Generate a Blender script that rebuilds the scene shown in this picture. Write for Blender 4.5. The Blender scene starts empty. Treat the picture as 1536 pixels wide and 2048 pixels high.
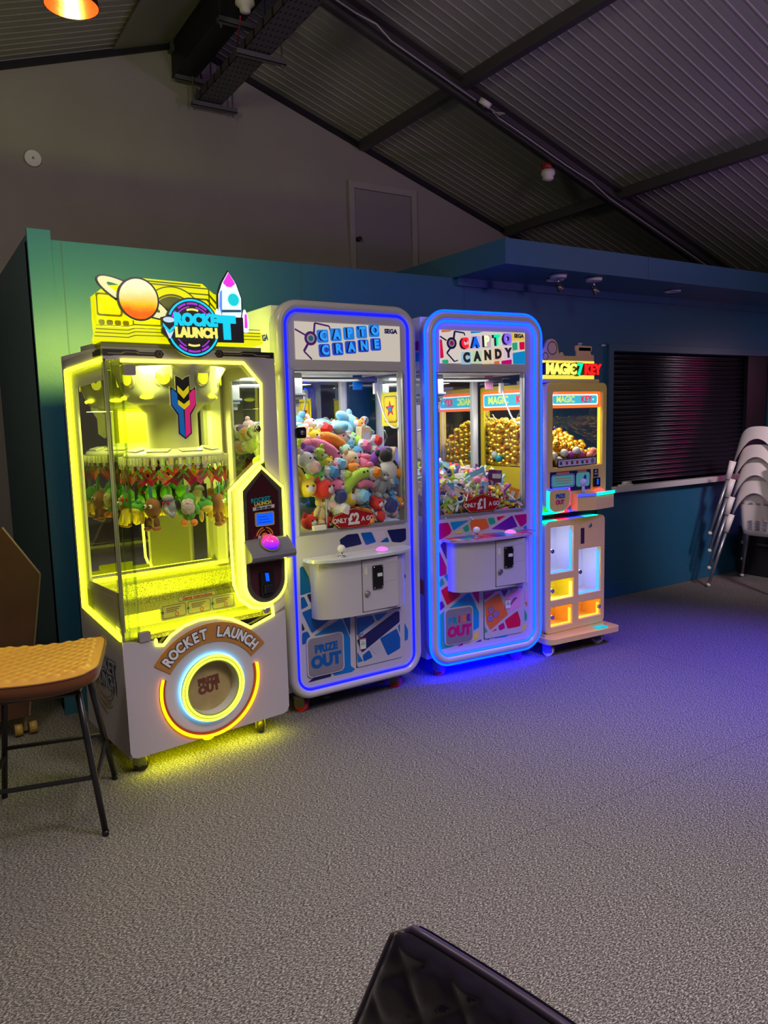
import bpy, bmesh, math, random
from math import sin, cos, pi, radians
from mathutils import Vector, Matrix, Euler
S = bpy.context.scene
COL = S.collection
random.seed(7)

# ------------------------------------------------------------------ camera
YAW, PITCH, ROLL, FPX, CAMH = 0.56185773, 0.12470742, -0.02574835, 1512.92, 1.5
fw = Vector((sin(YAW)*cos(PITCH), cos(YAW)*cos(PITCH), -sin(PITCH)))
rt = Vector((cos(YAW), -sin(YAW), 0)); up = rt.cross(fw)
r_ = cos(ROLL)*rt + sin(ROLL)*up
u_ = -sin(ROLL)*rt + cos(ROLL)*up
cam = bpy.data.cameras.new('camera'); camo = bpy.data.objects.new('camera', cam); COL.objects.link(camo)
cam.sensor_fit = 'VERTICAL'; cam.sensor_height = 36.0; cam.lens = 36.0*FPX/2048
cam.clip_start = 0.02; cam.clip_end = 100
M4 = Matrix((( r_.x, u_.x, -fw.x, 0), (r_.y, u_.y, -fw.y, 0), (r_.z, u_.z, -fw.z, CAMH), (0, 0, 0, 1)))
camo.matrix_world = M4
S.camera = camo

# ------------------------------------------------------------------ colour management, world
S.view_settings.view_transform = 'Standard'; S.view_settings.look = 'None'
S.view_settings.exposure = 0.0; S.view_settings.gamma = 1.0
S.view_settings.use_curve_mapping = False
S.cycles.use_denoising = True
S.cycles.max_bounces = 8; S.cycles.diffuse_bounces = 3; S.cycles.glossy_bounces = 4
S.cycles.transmission_bounces = 6; S.cycles.transparent_max_bounces = 24
S.cycles.caustics_reflective = False; S.cycles.caustics_refractive = False
S.cycles.sample_clamp_indirect = 3.0
W = bpy.data.worlds.new('world'); S.world = W; W.use_nodes = True
W.node_tree.nodes['Background'].inputs[0].default_value = (0.10, 0.09, 0.11, 1)
W.node_tree.nodes['Background'].inputs[1].default_value = 0.5

def lamp(name, kind, loc, color, power, size=0.3, size_y=None, target=None, spot=None, parent=None, blend=0.6):
    l = bpy.data.lights.new(name, kind); l.color = color; l.energy = power
    if kind == 'AREA':
        l.size = size
        if size_y: l.shape = 'RECTANGLE'; l.size_y = size_y
    else: l.shadow_soft_size = size
    if spot: l.spot_size = radians(spot); l.spot_blend = blend
    o = bpy.data.objects.new(name, l); COL.objects.link(o); o.location = loc
    if target is not None:
        d = Vector(target)-Vector(loc); o.rotation_euler = d.to_track_quat('-Z', 'Y').to_euler()
    if parent: o.parent = parent
    return o
# the hall's ceiling lamps, plus an added high-chair spot (out of the picture, behind and beside the camera)
lamp('hall_or_fill_lamp', 'SPOT', (0.8, 0.5, 3.6), (1.0, 0.86, 0.66), 250, 0.4, target=(0.8, 1.0, 0), spot=92, blend=1.0)
lamp('hall_or_fill_lamp', 'SPOT', (2.2, 0.3, 3.6), (0.95, 0.84, 1.0), 300, 0.4, target=(1.8, 1.1, 0), spot=95, blend=1.0)
lamp('hall_or_fill_lamp', 'POINT', (-0.2, 2.3, 3.2), (1.0, 0.87, 0.74), 52, 0.25)
lamp('hall_or_fill_lamp', 'POINT', (2.3, 0.2, 2.9), (1.0, 0.88, 0.80), 58, 0.3)
lamp('hall_or_fill_lamp', 'SPOT', (4.4, 0.6, 3.2), (1.0, 0.82, 0.88), 420, 0.25, target=(6.0, 3.5, 0.9), spot=34, blend=1.0)  # spot added to brighten the high chairs, no lamp of the hall
lamp('party_lamp', 'SPOT', (6.4, 0.2, 1.9), (0.72, 0.36, 1.0), 170, 0.2, target=(5.4, 1.6, 3.2), spot=85, blend=1.0)
lamp('party_lamp', 'AREA', (7.1, 3.25, 1.75), (1.0, 0.03, 0.35), 1.6, 0.3, 0.05, target=(6.2, 4.1, 1.0))
lamp('party_lamp', 'AREA', (7.2, 3.0, 1.95), (0.8, 0.75, 1.0), 1.5, 0.12, 0.08, target=(6.3, 4.1, 1.2))
lamp('party_lamp', 'SPOT', (7.1, 3.1, 1.5), (1.0, 0.0, 0.42), 14, 0.08, target=(6.55, 4.1, 0.6), spot=60)
lamp('party_lamp', 'SPOT', (4.8, 1.4, 2.9), (0.14, 0.07, 1.0), 900, 0.3, target=(3.8, 2.45, 0), spot=60, blend=1.0)

# ------------------------------------------------------------------ materials
_m = {}
def mat(name, col=(0.8, 0.8, 0.8), rough=0.5, metal=0.0, emit=None, es=0.0, noise=None, bump=None, spec=0.5, coat=0.0, sheen=0.0, alpha=1.0):
    if name in _m: return _m[name]
    m = bpy.data.materials.new(name); m.use_nodes = True; _m[name] = m
    nt = m.node_tree; b = nt.nodes['Principled BSDF']
    b.inputs['Base Color'].default_value = (*col, 1); b.inputs['Roughness'].default_value = rough
    b.inputs['Metallic'].default_value = metal; b.inputs['Specular IOR Level'].default_value = spec
    b.inputs['Coat Weight'].default_value = coat; b.inputs['Sheen Weight'].default_value = sheen
    if emit: b.inputs['Emission Color'].default_value = (*emit, 1); b.inputs['Emission Strength'].default_value = es
    if noise or bump:
        tc = nt.nodes.new('ShaderNodeTexCoord'); n = nt.nodes.new('ShaderNodeTexNoise')
        n.inputs['Scale'].default_value = (noise or bump)[0]; n.inputs['Detail'].default_value = 4
        nt.links.new(tc.outputs['Object'], n.inputs['Vector'])
        if noise:
            r = nt.nodes.new('ShaderNodeValToRGB'); k = noise[1]
            r.color_ramp.elements[0].position = 0.3; r.color_ramp.elements[1].position = 0.7
            r.color_ramp.elements[0].color = (*[c*(1-k) for c in col], 1); r.color_ramp.elements[1].color = (*[min(1, c*(1+k)) for c in col], 1)
            nt.links.new(n.outputs['Fac'], r.inputs['Fac']); nt.links.new(r.outputs['Color'], b.inputs['Base Color'])
        if bump:
            n2 = n
            if noise and bump[0] != noise[0]:
                n2 = nt.nodes.new('ShaderNodeTexNoise'); n2.inputs['Scale'].default_value = bump[0]; nt.links.new(tc.outputs['Object'], n2.inputs['Vector'])
            bp = nt.nodes.new('ShaderNodeBump'); bp.inputs['Strength'].default_value = bump[1]; bp.inputs['Distance'].default_value = 0.01
            nt.links.new(n2.outputs['Fac'], bp.inputs['Height']); nt.links.new(bp.outputs['Normal'], b.inputs['Normal'])
    return m
def glow(name, col, s):
    return mat(name, tuple(min(1, c)*.35 for c in col), 0.5, emit=col, es=s)
def glass(name, tint=(1, 1, 1), refl=0.10):
    if name in _m: return _m[name]
    m = bpy.data.materials.new(name); m.use_nodes = True; _m[name] = m; nt = m.node_tree; nt.nodes.clear()
    o = nt.nodes.new('ShaderNodeOutputMaterial'); mx = nt.nodes.new('ShaderNodeMixShader'); t = nt.nodes.new('ShaderNodeBsdfTransparent'); g = nt.nodes.new('ShaderNodeBsdfGlossy')
    f = nt.nodes.new('ShaderNodeFresnel'); f.inputs['IOR'].default_value = 1.45
    mm = nt.nodes.new('ShaderNodeMath'); mm.operation = 'MULTIPLY'; mm.inputs[1].default_value = refl*10; mm.use_clamp = True
    t.inputs[0].default_value = (*tint, 1); g.inputs['Roughness'].default_value = 0.02
    ge = nt.nodes.new('ShaderNodeNewGeometry'); iv = nt.nodes.new('ShaderNodeMath'); iv.operation = 'SUBTRACT'; iv.inputs[0].default_value = 1; nt.links.new(ge.outputs['Backfacing'], iv.inputs[1])
    m3 = nt.nodes.new('ShaderNodeMath'); m3.operation = 'MULTIPLY'; nt.links.new(iv.outputs[0], m3.inputs[1]); nt.links.new(mm.outputs[0], m3.inputs[0])
    nt.links.new(f.outputs[0], mm.inputs[0]); nt.links.new(m3.outputs[0], mx.inputs[0]); nt.links.new(t.outputs[0], mx.inputs[1]); nt.links.new(g.outputs[0], mx.inputs[2]); nt.links.new(mx.outputs[0], o.inputs[0])
    return m

def carpet():
    m = bpy.data.materials.new('carpet'); m.use_nodes = True; nt = m.node_tree; b = nt.nodes['Principled BSDF']; b.inputs['Roughness'].default_value = 0.95
    b.inputs['Specular IOR Level'].default_value = 0.1
    tc = nt.nodes.new('ShaderNodeTexCoord')
    n = nt.nodes.new('ShaderNodeTexNoise'); n.inputs['Scale'].default_value = 190; n.inputs['Detail'].default_value = 4; n.inputs['Roughness'].default_value = 0.8
    mp = nt.nodes.new('ShaderNodeMapping'); mp.inputs['Scale'].default_value = (0.6, 1.4, 1); mp.inputs['Rotation'].default_value = (0, 0, 0.3)
    nt.links.new(tc.outputs['Object'], mp.inputs[0]); nt.links.new(mp.outputs[0], n.inputs['Vector'])
    n3 = nt.nodes.new('ShaderNodeTexNoise'); n3.inputs['Scale'].default_value = 1.3; nt.links.new(tc.outputs['Object'], n3.inputs['Vector'])
    r = nt.nodes.new('ShaderNodeValToRGB'); e = r.color_ramp.elements
    e[0].position = 0.38; e[0].color = (0.022, 0.020, 0.022, 1); e[1].position = 0.64; e[1].color = (0.56, 0.52, 0.50, 1)
    x = e.new(0.5); x.color = (0.105, 0.097, 0.097, 1)
    nt.links.new(n.outputs['Fac'], r.inputs['Fac'])
    br = nt.nodes.new('ShaderNodeTexBrick'); br.offset = 0.0; br.inputs['Scale'].default_value = 1.0; br.inputs['Brick Width'].default_value = 1.9; br.inputs['Row Height'].default_value = 1.9; br.inputs['Mortar Size'].default_value = 0.004
    br.inputs['Color1'].default_value = (1, 1, 1, 1); br.inputs['Color2'].default_value = (1, 1, 1, 1); br.inputs['Mortar'].default_value = (0.8, 0.8, 0.8, 1)
    nt.links.new(tc.outputs['Object'], br.inputs['Vector'])
    mx = nt.nodes.new('ShaderNodeMix'); mx.data_type = 'RGBA'; mx.blend_type = 'MULTIPLY'; mx.inputs[0].default_value = 1
    nt.links.new(r.outputs['Color'], mx.inputs[6]); nt.links.new(br.outputs['Color'], mx.inputs[7])
    nt.links.new(mx.outputs[2], b.inputs['Base Color'])
    bp = nt.nodes.new('ShaderNodeBump'); bp.inputs['Strength'].default_value = 0.5; bp.inputs['Distance'].default_value = 0.004
    nt.links.new(n.outputs['Fac'], bp.inputs['Height']); nt.links.new(bp.outputs['Normal'], b.inputs['Normal'])
    return m
CARPET = carpet()
TEAL = mat('teal_paint', (0.018, 0.115, 0.225), 0.42, bump=(60, 0.06))
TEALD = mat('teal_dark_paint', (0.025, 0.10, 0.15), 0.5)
GREYW = mat('grey_plaster', (0.30, 0.275, 0.255), 0.85, noise=(3, 0.05), bump=(150, 0.05))
ROOF = mat('roof_sheet', (0.30, 0.285, 0.255), 0.5, noise=(2, 0.06))
STEEL = mat('dark_steel', (0.075, 0.07, 0.072), 0.5, 0.3)
STEELB = mat('black_steel', (0.012, 0.012, 0.016), 0.5, 0.2)
GALV = mat('galvanised_steel', (0.17, 0.17, 0.18), 0.45, 0.6)
CHROME = mat('chrome', (0.7, 0.7, 0.72), 0.15, 1.0)
WHITE = mat('white_enamel', (0.52, 0.50, 0.54), 0.25)
WHITEP = mat('white_plastic', (0.75, 0.72, 0.71), 0.4)
BLACK = mat('black_plastic', (0.012, 0.012, 0.014), 0.35)
BLACKG = mat('black_gloss', (0.01, 0.01, 0.012), 0.12)
GREY = mat('grey_plastic', (0.22, 0.22, 0.23), 0.4)
RED = mat('red_rubber', (0.65, 0.02, 0.04), 0.4)
MIRROR = mat('mirror', (0.72, 0.74, 0.74), 0.02, 1.0)
GLASS = glass('clear_glass', (0.97, 0.985, 0.98), 0.07)
ACRY = glass('acrylic', (0.98, 0.99, 0.93), 0.12)
ACRYE = glass('acrylic_edge', (0.86, 0.90, 0.70), 0.2)
YEL = glow('yellow_led', (0.95, 1.0, 0.02), 4.5)
YELH = glow('yellow_led_bright', (1.0, 0.96, 0.055), 5.0)
RINGY = glow('ring_led', (0.85, 1.0, 0.04), 3.6)
CYANL = glow('cyan_led', (0.10, 0.62, 1.0), 7.0)
ORL = glow('orange_led', (1.0, 0.30, 0.0), 5.5)
BLUEL = glow('blue_led', (0.001, 0.003, 1.0), 4.0)
AZURE = glow('azure_led', (0.0, 0.0095, 1.0), 26.0)
WHL = glow('white_led', (1.0, 0.99, 0.93), 5.0)

# ------------------------------------------------------------------ geometry helpers
class G:
    def __init__(s): s.bm = bmesh.new(); s.mi = 0
    def _set(s, fs):
        for f in fs: f.material_index = s.mi
    def box(s, x0, x1, y0, y1, z0, z1, bev=0, seg=2):
        vs = [s.bm.verts.new(p) for p in ((x0,y0,z0),(x1,y0,z0),(x1,y1,z0),(x0,y1,z0),(x0,y0,z1),(x1,y0,z1),(x1,y1,z1),(x0,y1,z1))]
        fs = [s.bm.faces.new([vs[i] for i in q]) for q in ((3,2,1,0),(4,5,6,7),(0,1,5,4),(1,2,6,5),(2,3,7,6),(3,0,4,7))]
        s._set(fs)
        if bev:
            es = list({e for f in fs for e in f.edges})
            r = bmesh.ops.bevel(s.bm, geom=es, offset=bev, segments=seg, affect='EDGES', profile=0.5)
            s._set(r['faces'])
        return s
    def cyl(s, a, b, r0, r1=None, n=16, caps=True):
        r1 = r0 if r1 is None else r1
        a = Vector(a); b = Vector(b); d = (b-a).normalized(); q = d.to_track_quat('Z', 'Y')
        A = [s.bm.verts.new(a + q @ Vector((r0*cos(2*pi*i/n), r0*sin(2*pi*i/n), 0))) for i in range(n)]
        B = [s.bm.verts.new(b + q @ Vector((r1*cos(2*pi*i/n), r1*sin(2*pi*i/n), 0))) for i in range(n)]
        fs = [s.bm.faces.new((A[i], A[(i+1)%n], B[(i+1)%n], B[i])) for i in range(n)]
        for f in fs: f.smooth = n > 8
        if caps: fs += [s.bm.faces.new(A[::-1]), s.bm.faces.new(B)]
        s._set(fs); return s
    def tube(s, pts, r, closed=False, n=8):
        pts = [Vector(p) for p in pts]; N = len(pts); rings = []
        prev = None
        for i, p in enumerate(pts):
            a = pts[(i-1) % N] if (closed or i > 0) else p
            b = pts[(i+1) % N] if (closed or i < N-1) else p
            t = (b-a).normalized()
            if prev is None:
                prev = t.orthogonal().normalized()
            nn = (prev - t*prev.dot(t)).normalized(); prev = nn; bb = t.cross(nn)
            rings.append([s.bm.verts.new(p + r*(cos(2*pi*k/n)*nn + sin(2*pi*k/n)*bb)) for k in range(n)])
        if closed:
            # choose the best alignment of last to first
            pass
        fs = []
        for i in range(N if closed else N-1):
            A = rings[i]; B = rings[(i+1) % N]; off = 0
            if closed and i == N-1:
                off = min(range(n), key=lambda o: sum((A[k].co-B[(k+o) % n].co).length for k in range(n)))
            for k in range(n):
                f = s.bm.faces.new((A[k], A[(k+1) % n], B[(k+1+off) % n], B[(k+off) % n])); f.smooth = True; fs.append(f)
        if not closed: fs += [s.bm.faces.new(rings[0][::-1]), s.bm.faces.new(rings[-1])]
        s._set(fs); return s
    def ball(s, c, r, u=14, v=9, smooth=True):
        if not isinstance(r, (tuple, list)): r = (r, r, r)
        m = Matrix.Translation(c) @ Matrix.Diagonal((*r, 1))
        d = bmesh.ops.create_uvsphere(s.bm, u_segments=u, v_segments=v, radius=1, matrix=m)
        fs = {f for x in d['verts'] for f in x.link_faces}; s._set(fs)
        for f in fs: f.smooth = smooth
        return s
    def ell(s, c, r, rot=(0, 0, 0), u=12, v=8):
        m = Matrix.Translation(c) @ Euler(rot).to_matrix().to_4x4() @ Matrix.Diagonal((*r, 1))
        d = bmesh.ops.create_uvsphere(s.bm, u_segments=u, v_segments=v, radius=1, matrix=m)
        fs = {f for x in d['verts'] for f in x.link_faces}; s._set(fs)
        for f in fs: f.smooth = True
        return s
    def prism(s, pts, y0, y1):
        A = [s.bm.verts.new((p[0], y0, p[1])) for p in pts]; B = [s.bm.verts.new((p[0], y1, p[1])) for p in pts]; n = len(pts)
        fs = [s.bm.faces.new(A), s.bm.faces.new(B[::-1])] + [s.bm.faces.new((A[i], B[i], B[(i+1) % n], A[(i+1) % n])) for i in range(n)]
        s._set(fs); return s
    def prismz(s, pts, z0, z1):
        A = [s.bm.verts.new((p[0], p[1], z0)) for p in pts]; B = [s.bm.verts.new((p[0], p[1], z1)) for p in pts]; n = len(pts)
        fs = [s.bm.faces.new(A[::-1]), s.bm.faces.new(B)] + [s.bm.faces.new((A[i], A[(i+1) % n], B[(i+1) % n], B[i])) for i in range(n)]
        s._set(fs); return s
    def face(s, pts):
        f = s.bm.faces.new([s.bm.verts.new(p) for p in pts]); s._set([f]); return s
    def loft(s, rings, smooth=True, cap=False):
        R = [[s.bm.verts.new(p) for p in r] for r in rings]; n = len(R[0]); fs = []
        for a, b in zip(R, R[1:]):
            for i in range(n): f = s.bm.faces.new((a[i], a[(i+1) % n], b[(i+1) % n], b[i])); f.smooth = smooth; fs.append(f)
        if cap: fs += [s.bm.faces.new(R[0][::-1]), s.bm.faces.new(R[-1])]
        s._set(fs); return s
    def grid(s, f, nu, nv, smooth=True):
        V = [[s.bm.verts.new(f(i/nu, j/nv)) for j in range(nv+1)] for i in range(nu+1)]; fs = []
        for i in range(nu):
            for j in range(nv): q = s.bm.faces.new((V[i][j], V[i+1][j], V[i+1][j+1], V[i][j+1])); q.smooth = smooth; fs.append(q)
        s._set(fs); return s
    def lathe(s, prof, n=32, c=(0, 0, 0)):
        R = [[(c[0]+r*cos(2*pi*i/n), c[1]+r*sin(2*pi*i/n), c[2]+z) for i in range(n)] for r, z in prof]
        return s.loft(R)
    def add(s, me, M=None):
        tmp = bmesh.new(); tmp.from_mesh(me)
        if M: bmesh.ops.transform(tmp, matrix=M, verts=tmp.verts)
        vm = {v: s.bm.verts.new(v.co) for v in tmp.verts}; fs = []
        for f in tmp.faces:
            try: q = s.bm.faces.new([vm[v] for v in f.verts]); fs.append(q)
            except ValueError: pass
        s._set(fs); tmp.free(); return s
    def mesh(s, name, mats):
        me = bpy.data.meshes.new(name); bmesh.ops.recalc_face_normals(s.bm, faces=s.bm.faces) if not getattr(s, 'keep', False) else None
        s.bm.to_mesh(me); s.bm.free()
        for m in (mats if isinstance(mats, (list, tuple)) else [mats]): me.materials.append(m)
        return me
def obj(name, g, m, parent=None, loc=None, rot=None, label=None):
    me = g.mesh(name, m) if isinstance(g, G) else g
    if not isinstance(g, G) and m is not None and not me.materials: me.materials.append(m)
    o = bpy.data.objects.new(name, me); COL.objects.link(o)
    if parent: o.parent = parent
    if loc: o.location = loc
    if rot: o.rotation_euler = rot
    if label: o['label'] = label
    return o
def tag(o, label, cat, group=None, kind=None):
    o['label'] = label; o['category'] = cat
    if group: o['group'] = group
    if kind: o['kind'] = kind
    return o
def thing(name, label, cat, loc=(0, 0, 0), rz=0, group=None):
    o = bpy.data.objects.new(name, None); COL.objects.link(o); o.location = loc; o.rotation_euler = (0, 0, rz); o.empty_display_size = 0.1
    return tag(o, label, cat, group)
def struct(name, g, m, label=None):
    o = obj(name, g, m); o['kind'] = 'structure'
    if label: o['label'] = label
    return o
def dup(root, loc=None, rot=None, label=None, group=None, scale=None):
    r = root.copy(); COL.objects.link(r)
    if loc is not None: r.location = loc
    if rot is not None: r.rotation_euler = rot
    if scale is not None: r.scale = scale
    if label: r['label'] = label
    if group: r['group'] = group
    for ch in root.children:
        c = ch.copy(); COL.objects.link(c); c.parent = r
        for gch in ch.children:
            d = gch.copy(); COL.objects.link(d); d.parent = c
    return r
def rr(x0, x1, z0, z1, r, n=7):
    o = []
    for cx, cz, a0 in ((x1-r, z0+r, -90), (x1-r, z1-r, 0), (x0+r, z1-r, 90), (x0+r, z0+r, 180)):
        for i in range(n+1): a = radians(a0+90*i/n); o.append((cx+r*cos(a), cz+r*sin(a)))
    return o
def circ(cx, cz, r, n=40): return [(cx+r*cos(2*pi*i/n), cz+r*sin(2*pi*i/n)) for i in range(n)]
def arc(cx, cz, r, a0, a1, n=24): return [(cx+r*cos(radians(a0+(a1-a0)*i/n)), cz+r*sin(radians(a0+(a1-a0)*i/n))) for i in range(n+1)]
def arcband(cx, cz, r0, r1, a0, a1, n=20): return arc(cx, cz, r1, a0, a1, n) + arc(cx, cz, r0, a1, a0, n)
def rnd(pts, r, n=4):
    """round the corners of a polygon"""
    o = []; N = len(pts)
    for i in range(N):
        p = Vector(pts[i]); a = Vector(pts[i-1]); b = Vector(pts[(i+1) % N]); da = a-p; db = b-p
        if da.length < 1e-6 or db.length < 1e-6: continue
        k = min(r, da.length*0.45, db.length*0.45); s = p+da.normalized()*k; e = p+db.normalized()*k
        for j in range(n+1):
            t = j/n; q = s*(1-t)**2 + p*2*t*(1-t) + e*t*t; o.append((q.x, q.y))
    return o
FRONT = lambda y: Matrix(((1, 0, 0, 0), (0, 0, -1, y), (0, 1, 0, 0), (0, 0, 0, 1)))      # xy drawing -> upright, facing -Y
LEFT = lambda x: Matrix(((0, 0, -1, x), (-1, 0, 0, 0), (0, 1, 0, 0), (0, 0, 0, 1)))       # xy drawing -> upright, facing -X
def plate(loops, y0, y1, M=None, bevel=0):
    cu = bpy.data.curves.new('c', 'CURVE'); cu.dimensions = '2D'; cu.fill_mode = 'BOTH'; cu.extrude = (y1-y0)/2
    if bevel: cu.bevel_depth = bevel; cu.offset = -bevel; cu.bevel_resolution = 1
    for L in loops:
        sp = cu.splines.new('POLY'); sp.points.add(len(L)-1); sp.use_cyclic_u = True
        for p, q in zip(sp.points, L): p.co = (q[0], q[1], 0, 1)
    o = bpy.data.objects.new('t', cu); me = bpy.data.meshes.new_from_object(o)
    bpy.data.objects.remove(o); bpy.data.curves.remove(cu); me.materials.clear()
    me.transform(FRONT((y0+y1)/2) if M is None else M); return me
def text(s, size, depth=0.002, off=0.0, sx=1.0, align='CENTER', shear=0, space=1.0):
    cu = bpy.data.curves.new('t', 'FONT'); cu.body = s; cu.size = size; cu.extrude = depth/2; cu.offset = off*size; cu.align_x = align; cu.align_y = 'CENTER'; cu.shear = shear; cu.space_character = space; cu.resolution_u = 3
    o = bpy.data.objects.new('t', cu); me = bpy.data.meshes.new_from_object(o)
    bpy.data.objects.remove(o); bpy.data.curves.remove(cu); me.materials.clear()
    me.transform(Matrix.Diagonal((sx, 1, 1, 1))); return me
def ftext(s, x, z, y, size, depth=0.002, off=0.0, sx=1.0, rot=0, align='CENTER', M=FRONT, shear=0, space=1.0):
    me = text(s, size, depth, off, sx, align, shear, space)
    me.transform(M(y) @ Matrix.Translation((x, z, 0)) @ Matrix.Rotation(radians(rot), 4, 'Z')); return me
def mergeme(name, mes, mats, parent=None, label=None):
    g = G(); g.keep = True
    for i, me in enumerate(mes):
        if isinstance(me, tuple): g.mi = me[1]; g.add(me[0])
        else: g.mi = 0; g.add(me)
    return obj(name, g, mats, parent, label=label)
# ================================================================== THE ROOM
YW, YG, XS, ZT = 4.115, 5.85, 0.597, 2.405      # teal wall, gable wall, teal box corner, teal wall height
AX, AZ, SL = 2.05, 4.31, 0.331                     # roof apex and slope
X0, X1, Y0 = -4.5, 7.35, -4.0
struct('floor', G().box(X0, X1, Y0, YG+.1, -.05, 0), CARPET, 'dark grey speckled carpet')
def roofz(x): return AZ - SL*abs(x-AX)
g = G(); g.prism([(X0, 0), (X1, 0), (X1, roofz(X1)+.02), (AX, AZ+.02), (X0, roofz(X0)+.02)], YG, YG+.1)
struct('wall_back', g, GREYW, 'tall grey gable wall')
struct('wall_left', G().box(X0-.1, X0, Y0, YG, 0, roofz(X0)), GREYW)
struct('wall_right', G().box(X1, X1+.1, Y0, YG, 0, roofz(X1)), GREYW)
g = G(); g.prism([(X0, 0), (X1, 0), (X1, roofz(X1)+.02), (AX, AZ+.02), (X0, roofz(X0)+.02)], Y0-.1, Y0)
struct('wall_front', g, GREYW)
# corrugated roof: ribs run down the slope
P_ = 0.083
def corr(x0, x1):
    g = G(); ys = []; y = Y0
    while y < YG:
        for dy, dz in ((0, 0), (P_*.80, 0), (P_*.85, -.005), (P_*.95, -.005)): ys.append((y+dy, dz))
        y += P_
    ys = [(min(a, YG), b) for a, b in ys]
    a = [g.bm.verts.new((x0, yy, roofz(x0)+.03+dz)) for yy, dz in ys]; b = [g.bm.verts.new((x1, yy, roofz(x1)+.03+dz)) for yy, dz in ys]
    for i in range(len(ys)-1): g.bm.faces.new((a[i], a[i+1], b[i+1], b[i]))
    for v in a+b: pass
    g.box(0, .001, Y0, Y0+.001, AZ, AZ+.001)
    return g
g = corr(X0, AX)
g2 = corr(AX, X1)
me2 = g2.mesh('tmp', ROOF); g.add(me2)
struct('ceiling', g, ROOF, 'grey corrugated sheet roof')
# dark closure strips where the roof meets the gable
g = G()
for a, b in ((X0, AX), (AX, X1)):
    g.prism([(a, roofz(a)-.035), (b, roofz(b)-.035), (b, roofz(b)+.01), (a, roofz(a)+.01)], YG-.03, YG)
struct('trim_1', g, STEELB, 'dark strip along the top of the gable wall')
# door high in the gable wall
g = G(); g.add(plate([[(3.395, 2.0), (4.10, 2.0), (4.10, 3.51), (3.395, 3.51)], [(3.45, 1.9), (4.045, 1.9), (4.045, 3.455), (3.45, 3.455)][::1]], YG-.03, YG-.001)) if False else g.box(3.395, 3.45, YG-.028, YG, 2.0, 3.51).box(4.045, 4.10, YG-.028, YG, 2.0, 3.51).box(3.45, 4.045, YG-.028, YG, 3.455, 3.51)
FR = mat('door_frame_paint', (0.34, 0.31, 0.30), 0.6)
t = struct('door_1', G().box(3.452, 4.043, YG-.012, YG, 2.0, 3.453), mat('door_paint', (0.24, 0.225, 0.23), 0.5), 'grey door high in the gable wall')
obj('door_frame', g, FR, t)
obj('door_handle', G().cyl((3.475, YG-.06, 3.03), (3.475, YG-.012, 3.03), .02), BLACK, t)

# teal partition box
WX1 = X1
g = G()
OX0, OX1, OZ0, OZ1 = 4.728, 6.90, .905, 1.966       # shutter opening
g.box(XS, OX0, YW, YW+.12, 0, ZT); g.box(OX1, WX1, YW, YW+.12, 0, ZT); g.box(OX0, OX1, YW, YW+.12, 0, OZ0); g.box(OX0, OX1, YW, YW+.12, OZ1, ZT)
struct('wall_teal', g, TEAL, 'teal painted partition wall')
g = G(); g.box(XS-.006, XS+.10, YW-.012, YW+.02, 0, ZT+.043); struct('trim_2', g, TEAL, 'teal corner post')
g = G(); g.prismz([(XS, YW+.02), (XS+.006, YW+.02), (XS+.055, YG), (XS, YG)], 0, ZT+.03); struct('wall_side', g, TEALD, 'dark side wall of the teal box')
g = G()
for x in (.746, 2.056, 3.27): g.box(x-.0025, x+.0025, YW-.002, YW, .13, ZT)
struct('trim_3', g, TEALD, 'panel joints in the teal wall')
struct('baseboard_teal', G().box(XS+.1, WX1, YW-.014, YW, 0, .125, .003), TEAL)
struct('trim_4', G().box(3.2, WX1, YW-.03, YW, ZT-.05, ZT), TEAL, 'teal trim under the canopy')
# canopy
g = G(); CZ0, CZ1 = 2.40, 2.555
g.box(3.171, WX1, 3.586, YG-.02, CZ0+.004, CZ1)
struct('ceiling_canopy', g, mat('canopy_teal', (0.03, 0.12, 0.20), 0.45), 'teal canopy over the shutter')
struct('trim_5', G().box(4.478, 4.482, 3.584, 3.586, CZ0, CZ1), TEALD)
# architrave round the opening
g = G(); F = .055
g.box(OX0-F, OX0, YW-.02, YW+.01, OZ0-.02, OZ1+F); g.box(OX1, OX1+F, YW-.02, YW+.01, OZ0-.02, OZ1+F); g.box(OX0, OX1, YW-.02, YW+.01, OZ1, OZ1+F)
struct('trim_6', g, mat('blue_architrave', (0.035, 0.11, 0.19), 0.4), 'blue frame round the shutter')
# roller shutter
g = G(); n = 26; h = (OZ1-OZ0)/n; prof = []
for i in range(n):
    z = OZ0+i*h
    for k, dy in [(q/8, .010-.016*sin(pi*q/8)) for q in range(8)]: prof.append((YW+.075+dy, z+k*h))
a = [g.bm.verts.new((OX0, y, z)) for y, z in prof]; b = [g.bm.verts.new((OX1, y, z)) for y, z in prof]
for i in range(len(prof)-1): f = g.bm.faces.new((a[i], b[i], b[i+1], a[i+1])); f.smooth = True
sh = thing('roller_shutter', 'closed black slatted roller shutter in the teal wall above the white ledge', 'shutter', (0, 0, 0))
obj('slat_curtain', g, mat('shutter_black', (0.008, 0.008, 0.016), 0.14, 0.0), sh)
obj('guide_rail', G().box(OX1-.32, OX1, YW+.03, YW+.065, OZ0, OZ1), mat('rail_black', (.006, .006, .01), .5), sh)
obj('guide_rail', G().box(OX0, OX0+.02, YW+.03, YW+.065, OZ0, OZ1), BLACKG, sh)
struct('trim_7', G().box(OX0-.01, OX1, YW-.07, YW+.12, OZ0-.045, OZ0, .004), mat('ledge', (0.62, 0.60, 0.62), 0.3), 'white serving ledge below the shutter')
t = thing('scraper', 'small white plastic handle lying on the left end of the serving ledge', 'tool', (4.87, YW-.03, OZ0))
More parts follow.
